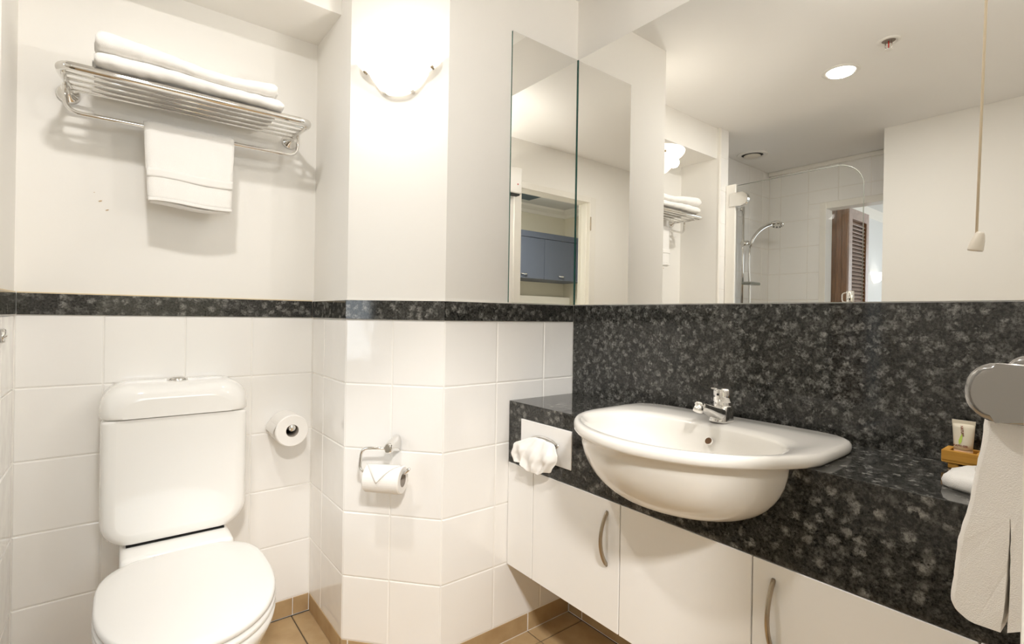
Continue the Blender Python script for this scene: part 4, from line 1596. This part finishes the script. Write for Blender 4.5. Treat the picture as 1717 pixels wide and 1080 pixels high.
# ------------------------------------------------------------------ doorway to the kitchen (behind the camera, seen in the mirrors)
d2 = obj('door_2', boxm(DX1 - 0.004, DX1 + 0.055, YF - 0.105, YF + 0.0095, 0, DZ + 0.037, bev=0.003), M['trim'], structure=True)
obj('casing', boxm(DX0 - 0.058, DX0 + 0.004, YF - 0.105, YF + 0.012, 0, DZ + 0.037, bev=0.003), M['trim'], d2)
obj('head_casing', boxm(DX0 + 0.001, DX1 - 0.001, YF - 0.105, YF + 0.010, DZ - 0.006, DZ + 0.037, bev=0.003), M['trim'], d2)
obj('door_stop', boxm(DX0 + 0.001, DX0 + 0.012, YF - 0.06, YF - 0.02, 0, DZ, bev=0.002), M['trim'], d2)
obj('hinge', boxm(DX0 - 0.006, DX0 + 0.002, YF + 0.010, YF + 0.018, 1.72, 1.82, bev=0.002), M['brushed'], d2)

wb = thing('wall_unit', 'white wall-mounted box with a red indicator beside the kitchen doorway, seen in the narrow mirror', 'electrical box', (-0.64, YF, 1.95))
part('housing', boxm(-0.728, -0.560, YF + 0.0005, YF + 0.055, 1.868, 2.034, bev=0.006), M['wplastic'], wb)
bm = bmesh.new()
lathe(bm, [(0.0, 0), (0.0045, 0), (0.0045, 0.0015), (0, 0.002)], (-0.693, YF + 0.055, 1.926), 'y', 12)
part('indicator', bm, M['red'], wb, label='small red indicator')
part('underside_shade', boxm(-0.715, -0.575, YF + 0.008, YF + 0.048, 1.858, 1.8685), M['dark'], wb)  # dark slab standing in for the shadow under the box

KY, KX = -3.5, -3.30
bm = bmesh.new()
box(bm, KX - .1, -1.68, KY - .1, KY, 0, 2.5)
box(bm, -0.32, 0.1, KY - .1, KY, 0, 2.5)
box(bm, -1.68, -0.32, KY - .1, KY, 0, 1.23)
box(bm, -1.68, -0.32, KY - .1, KY, 2.03, 2.5)
wall_kitchen = obj('wall_kitchen', bm, M['kwall'], structure=True)
bm = bmesh.new()
for a in ((-1.68, -1.64, 1.23, 2.03), (-0.36, -0.32, 1.23, 2.03), (-1.02, -0.98, 1.23, 2.03), (-1.68, -0.32, 1.23, 1.27), (-1.68, -0.32, 1.99, 2.03)):
    box(bm, a[0], a[1], KY - .07, KY - .03, a[2], a[3])
obj('added_window', bm, M['trim'], structure=True)  # unseen window, added so the kitchen fill has an opening
wall_kitchen_side = obj('wall_kitchen_side', boxm(KX - .1, KX, KY, -1.7, 0, 2.5), M['kwall'], structure=True)
obj('wall_kitchen_right', boxm(0.0, 0.1, KY, -1.35, 0, 2.5), M['kwall'], structure=True)
obj('wall_kitchen_near', boxm(KX, -2.8, -1.7, -1.6, 0, 2.5), M['kwall'], structure=True)
obj('ceiling_kitchen', boxm(KX - .1, 0.1, KY - .1, -1.35, 2.45, 2.55), M['bwall'], structure=True)
obj('wall_kitchen_head', boxm(-2.9, 0.1, -1.36, -1.345, CEIL - .01, 2.46), M['kwall'], structure=True)
for (nm, par, pol, a, b, axn) in (('cornice', wall_kitchen, [(KY, 2.365), (KY, 2.45), (KY + .11, 2.45), (KY + .09, 2.43), (KY + .03, 2.40), (KY + .01, 2.37)], KX, 0.0, 'x'),
                                  ('cornice', wall_kitchen_side, [(KX, 2.365), (KX, 2.45), (KX + .11, 2.45), (KX + .09, 2.43), (KX + .03, 2.40), (KX + .01, 2.37)], KY, -1.7, 'y')):
    bm = bmesh.new()
    prism(bm, pol, a, b, axn)
    obj(nm, bm, M['trim'], par)

kc = thing('kitchen_wall_cupboard', 'slate blue kitchen wall cupboard seen through the doorway in the narrow mirror', 'cupboard', (-2.4, KY, 1.515))
kf = -3.03
part('carcass', boxm(KX + .001, -1.72, KY + .001, kf - .020, 1.515, 2.040), M['blue'], kc)
part('pelmet', boxm(KX + .001, -1.70, kf - .019, kf + .001, 1.975, 2.042, bev=.002), M['blue'], kc)
jy = -2.541
dk = []
for a, b in ((KX + .004, jy - .0435 * 10 + .003), (jy - .432, jy - .003), (jy + .003, jy + .46), (jy + .466, -1.703)):
    if b - a < .05:
        continue
    dk.append(part('cupboard_door', boxm(a, b, kf - .019, kf, 1.512, 1.970, bev=.002), M['blue'], kc))
for d, x in ((dk[1], -2.80), (dk[2], -2.235)):
    bm = bmesh.new()
    tube(bm, [(x - .045, kf + .002, 1.560), (x - .035, kf + .020, 1.556), (x, kf + .026, 1.554), (x + .035, kf + .020, 1.556), (x + .045, kf + .002, 1.560)], 0.007, 10)
    part('handle', bm, M['chrome'], d, smooth=True)
tag(obj('kitchen_ledge', boxm(KX + .001, -1.70, KY + .001, KY + .12, 1.02, 1.335, bev=.003), M['trim']), 'white ledge along the kitchen wall under the slate blue cupboard, seen in the narrow mirror', 'ledge')

cg = thing('ceiling_grille', 'teal grey slatted air grille in the kitchen ceiling, seen in the narrow mirror', 'grille', (-2.15, -2.7, 2.45))
gx0, gx1, gyA, gyB = -2.475, -1.75, -3.25, -2.05
part('frame', boxm(gx0, gx1, gyA, gyB, 2.447, 2.4505), M['grille'], cg)
ng = 34
smesh = None
for k in range(ng):
    x = gx0 + .012 + k * (gx1 - gx0 - .02) / ng
    if smesh is None:
        o = obj('slat', boxm(-.004, .004, gyA + .01, gyB - .01, 2.438, 2.4475), M['grille'], cg, loc=Vector((x, 0, 0)) - cg.location)
        smesh = o.data
    else:
        obj('slat', smesh, None, cg, loc=Vector((x, 0, 0)) - cg.location)
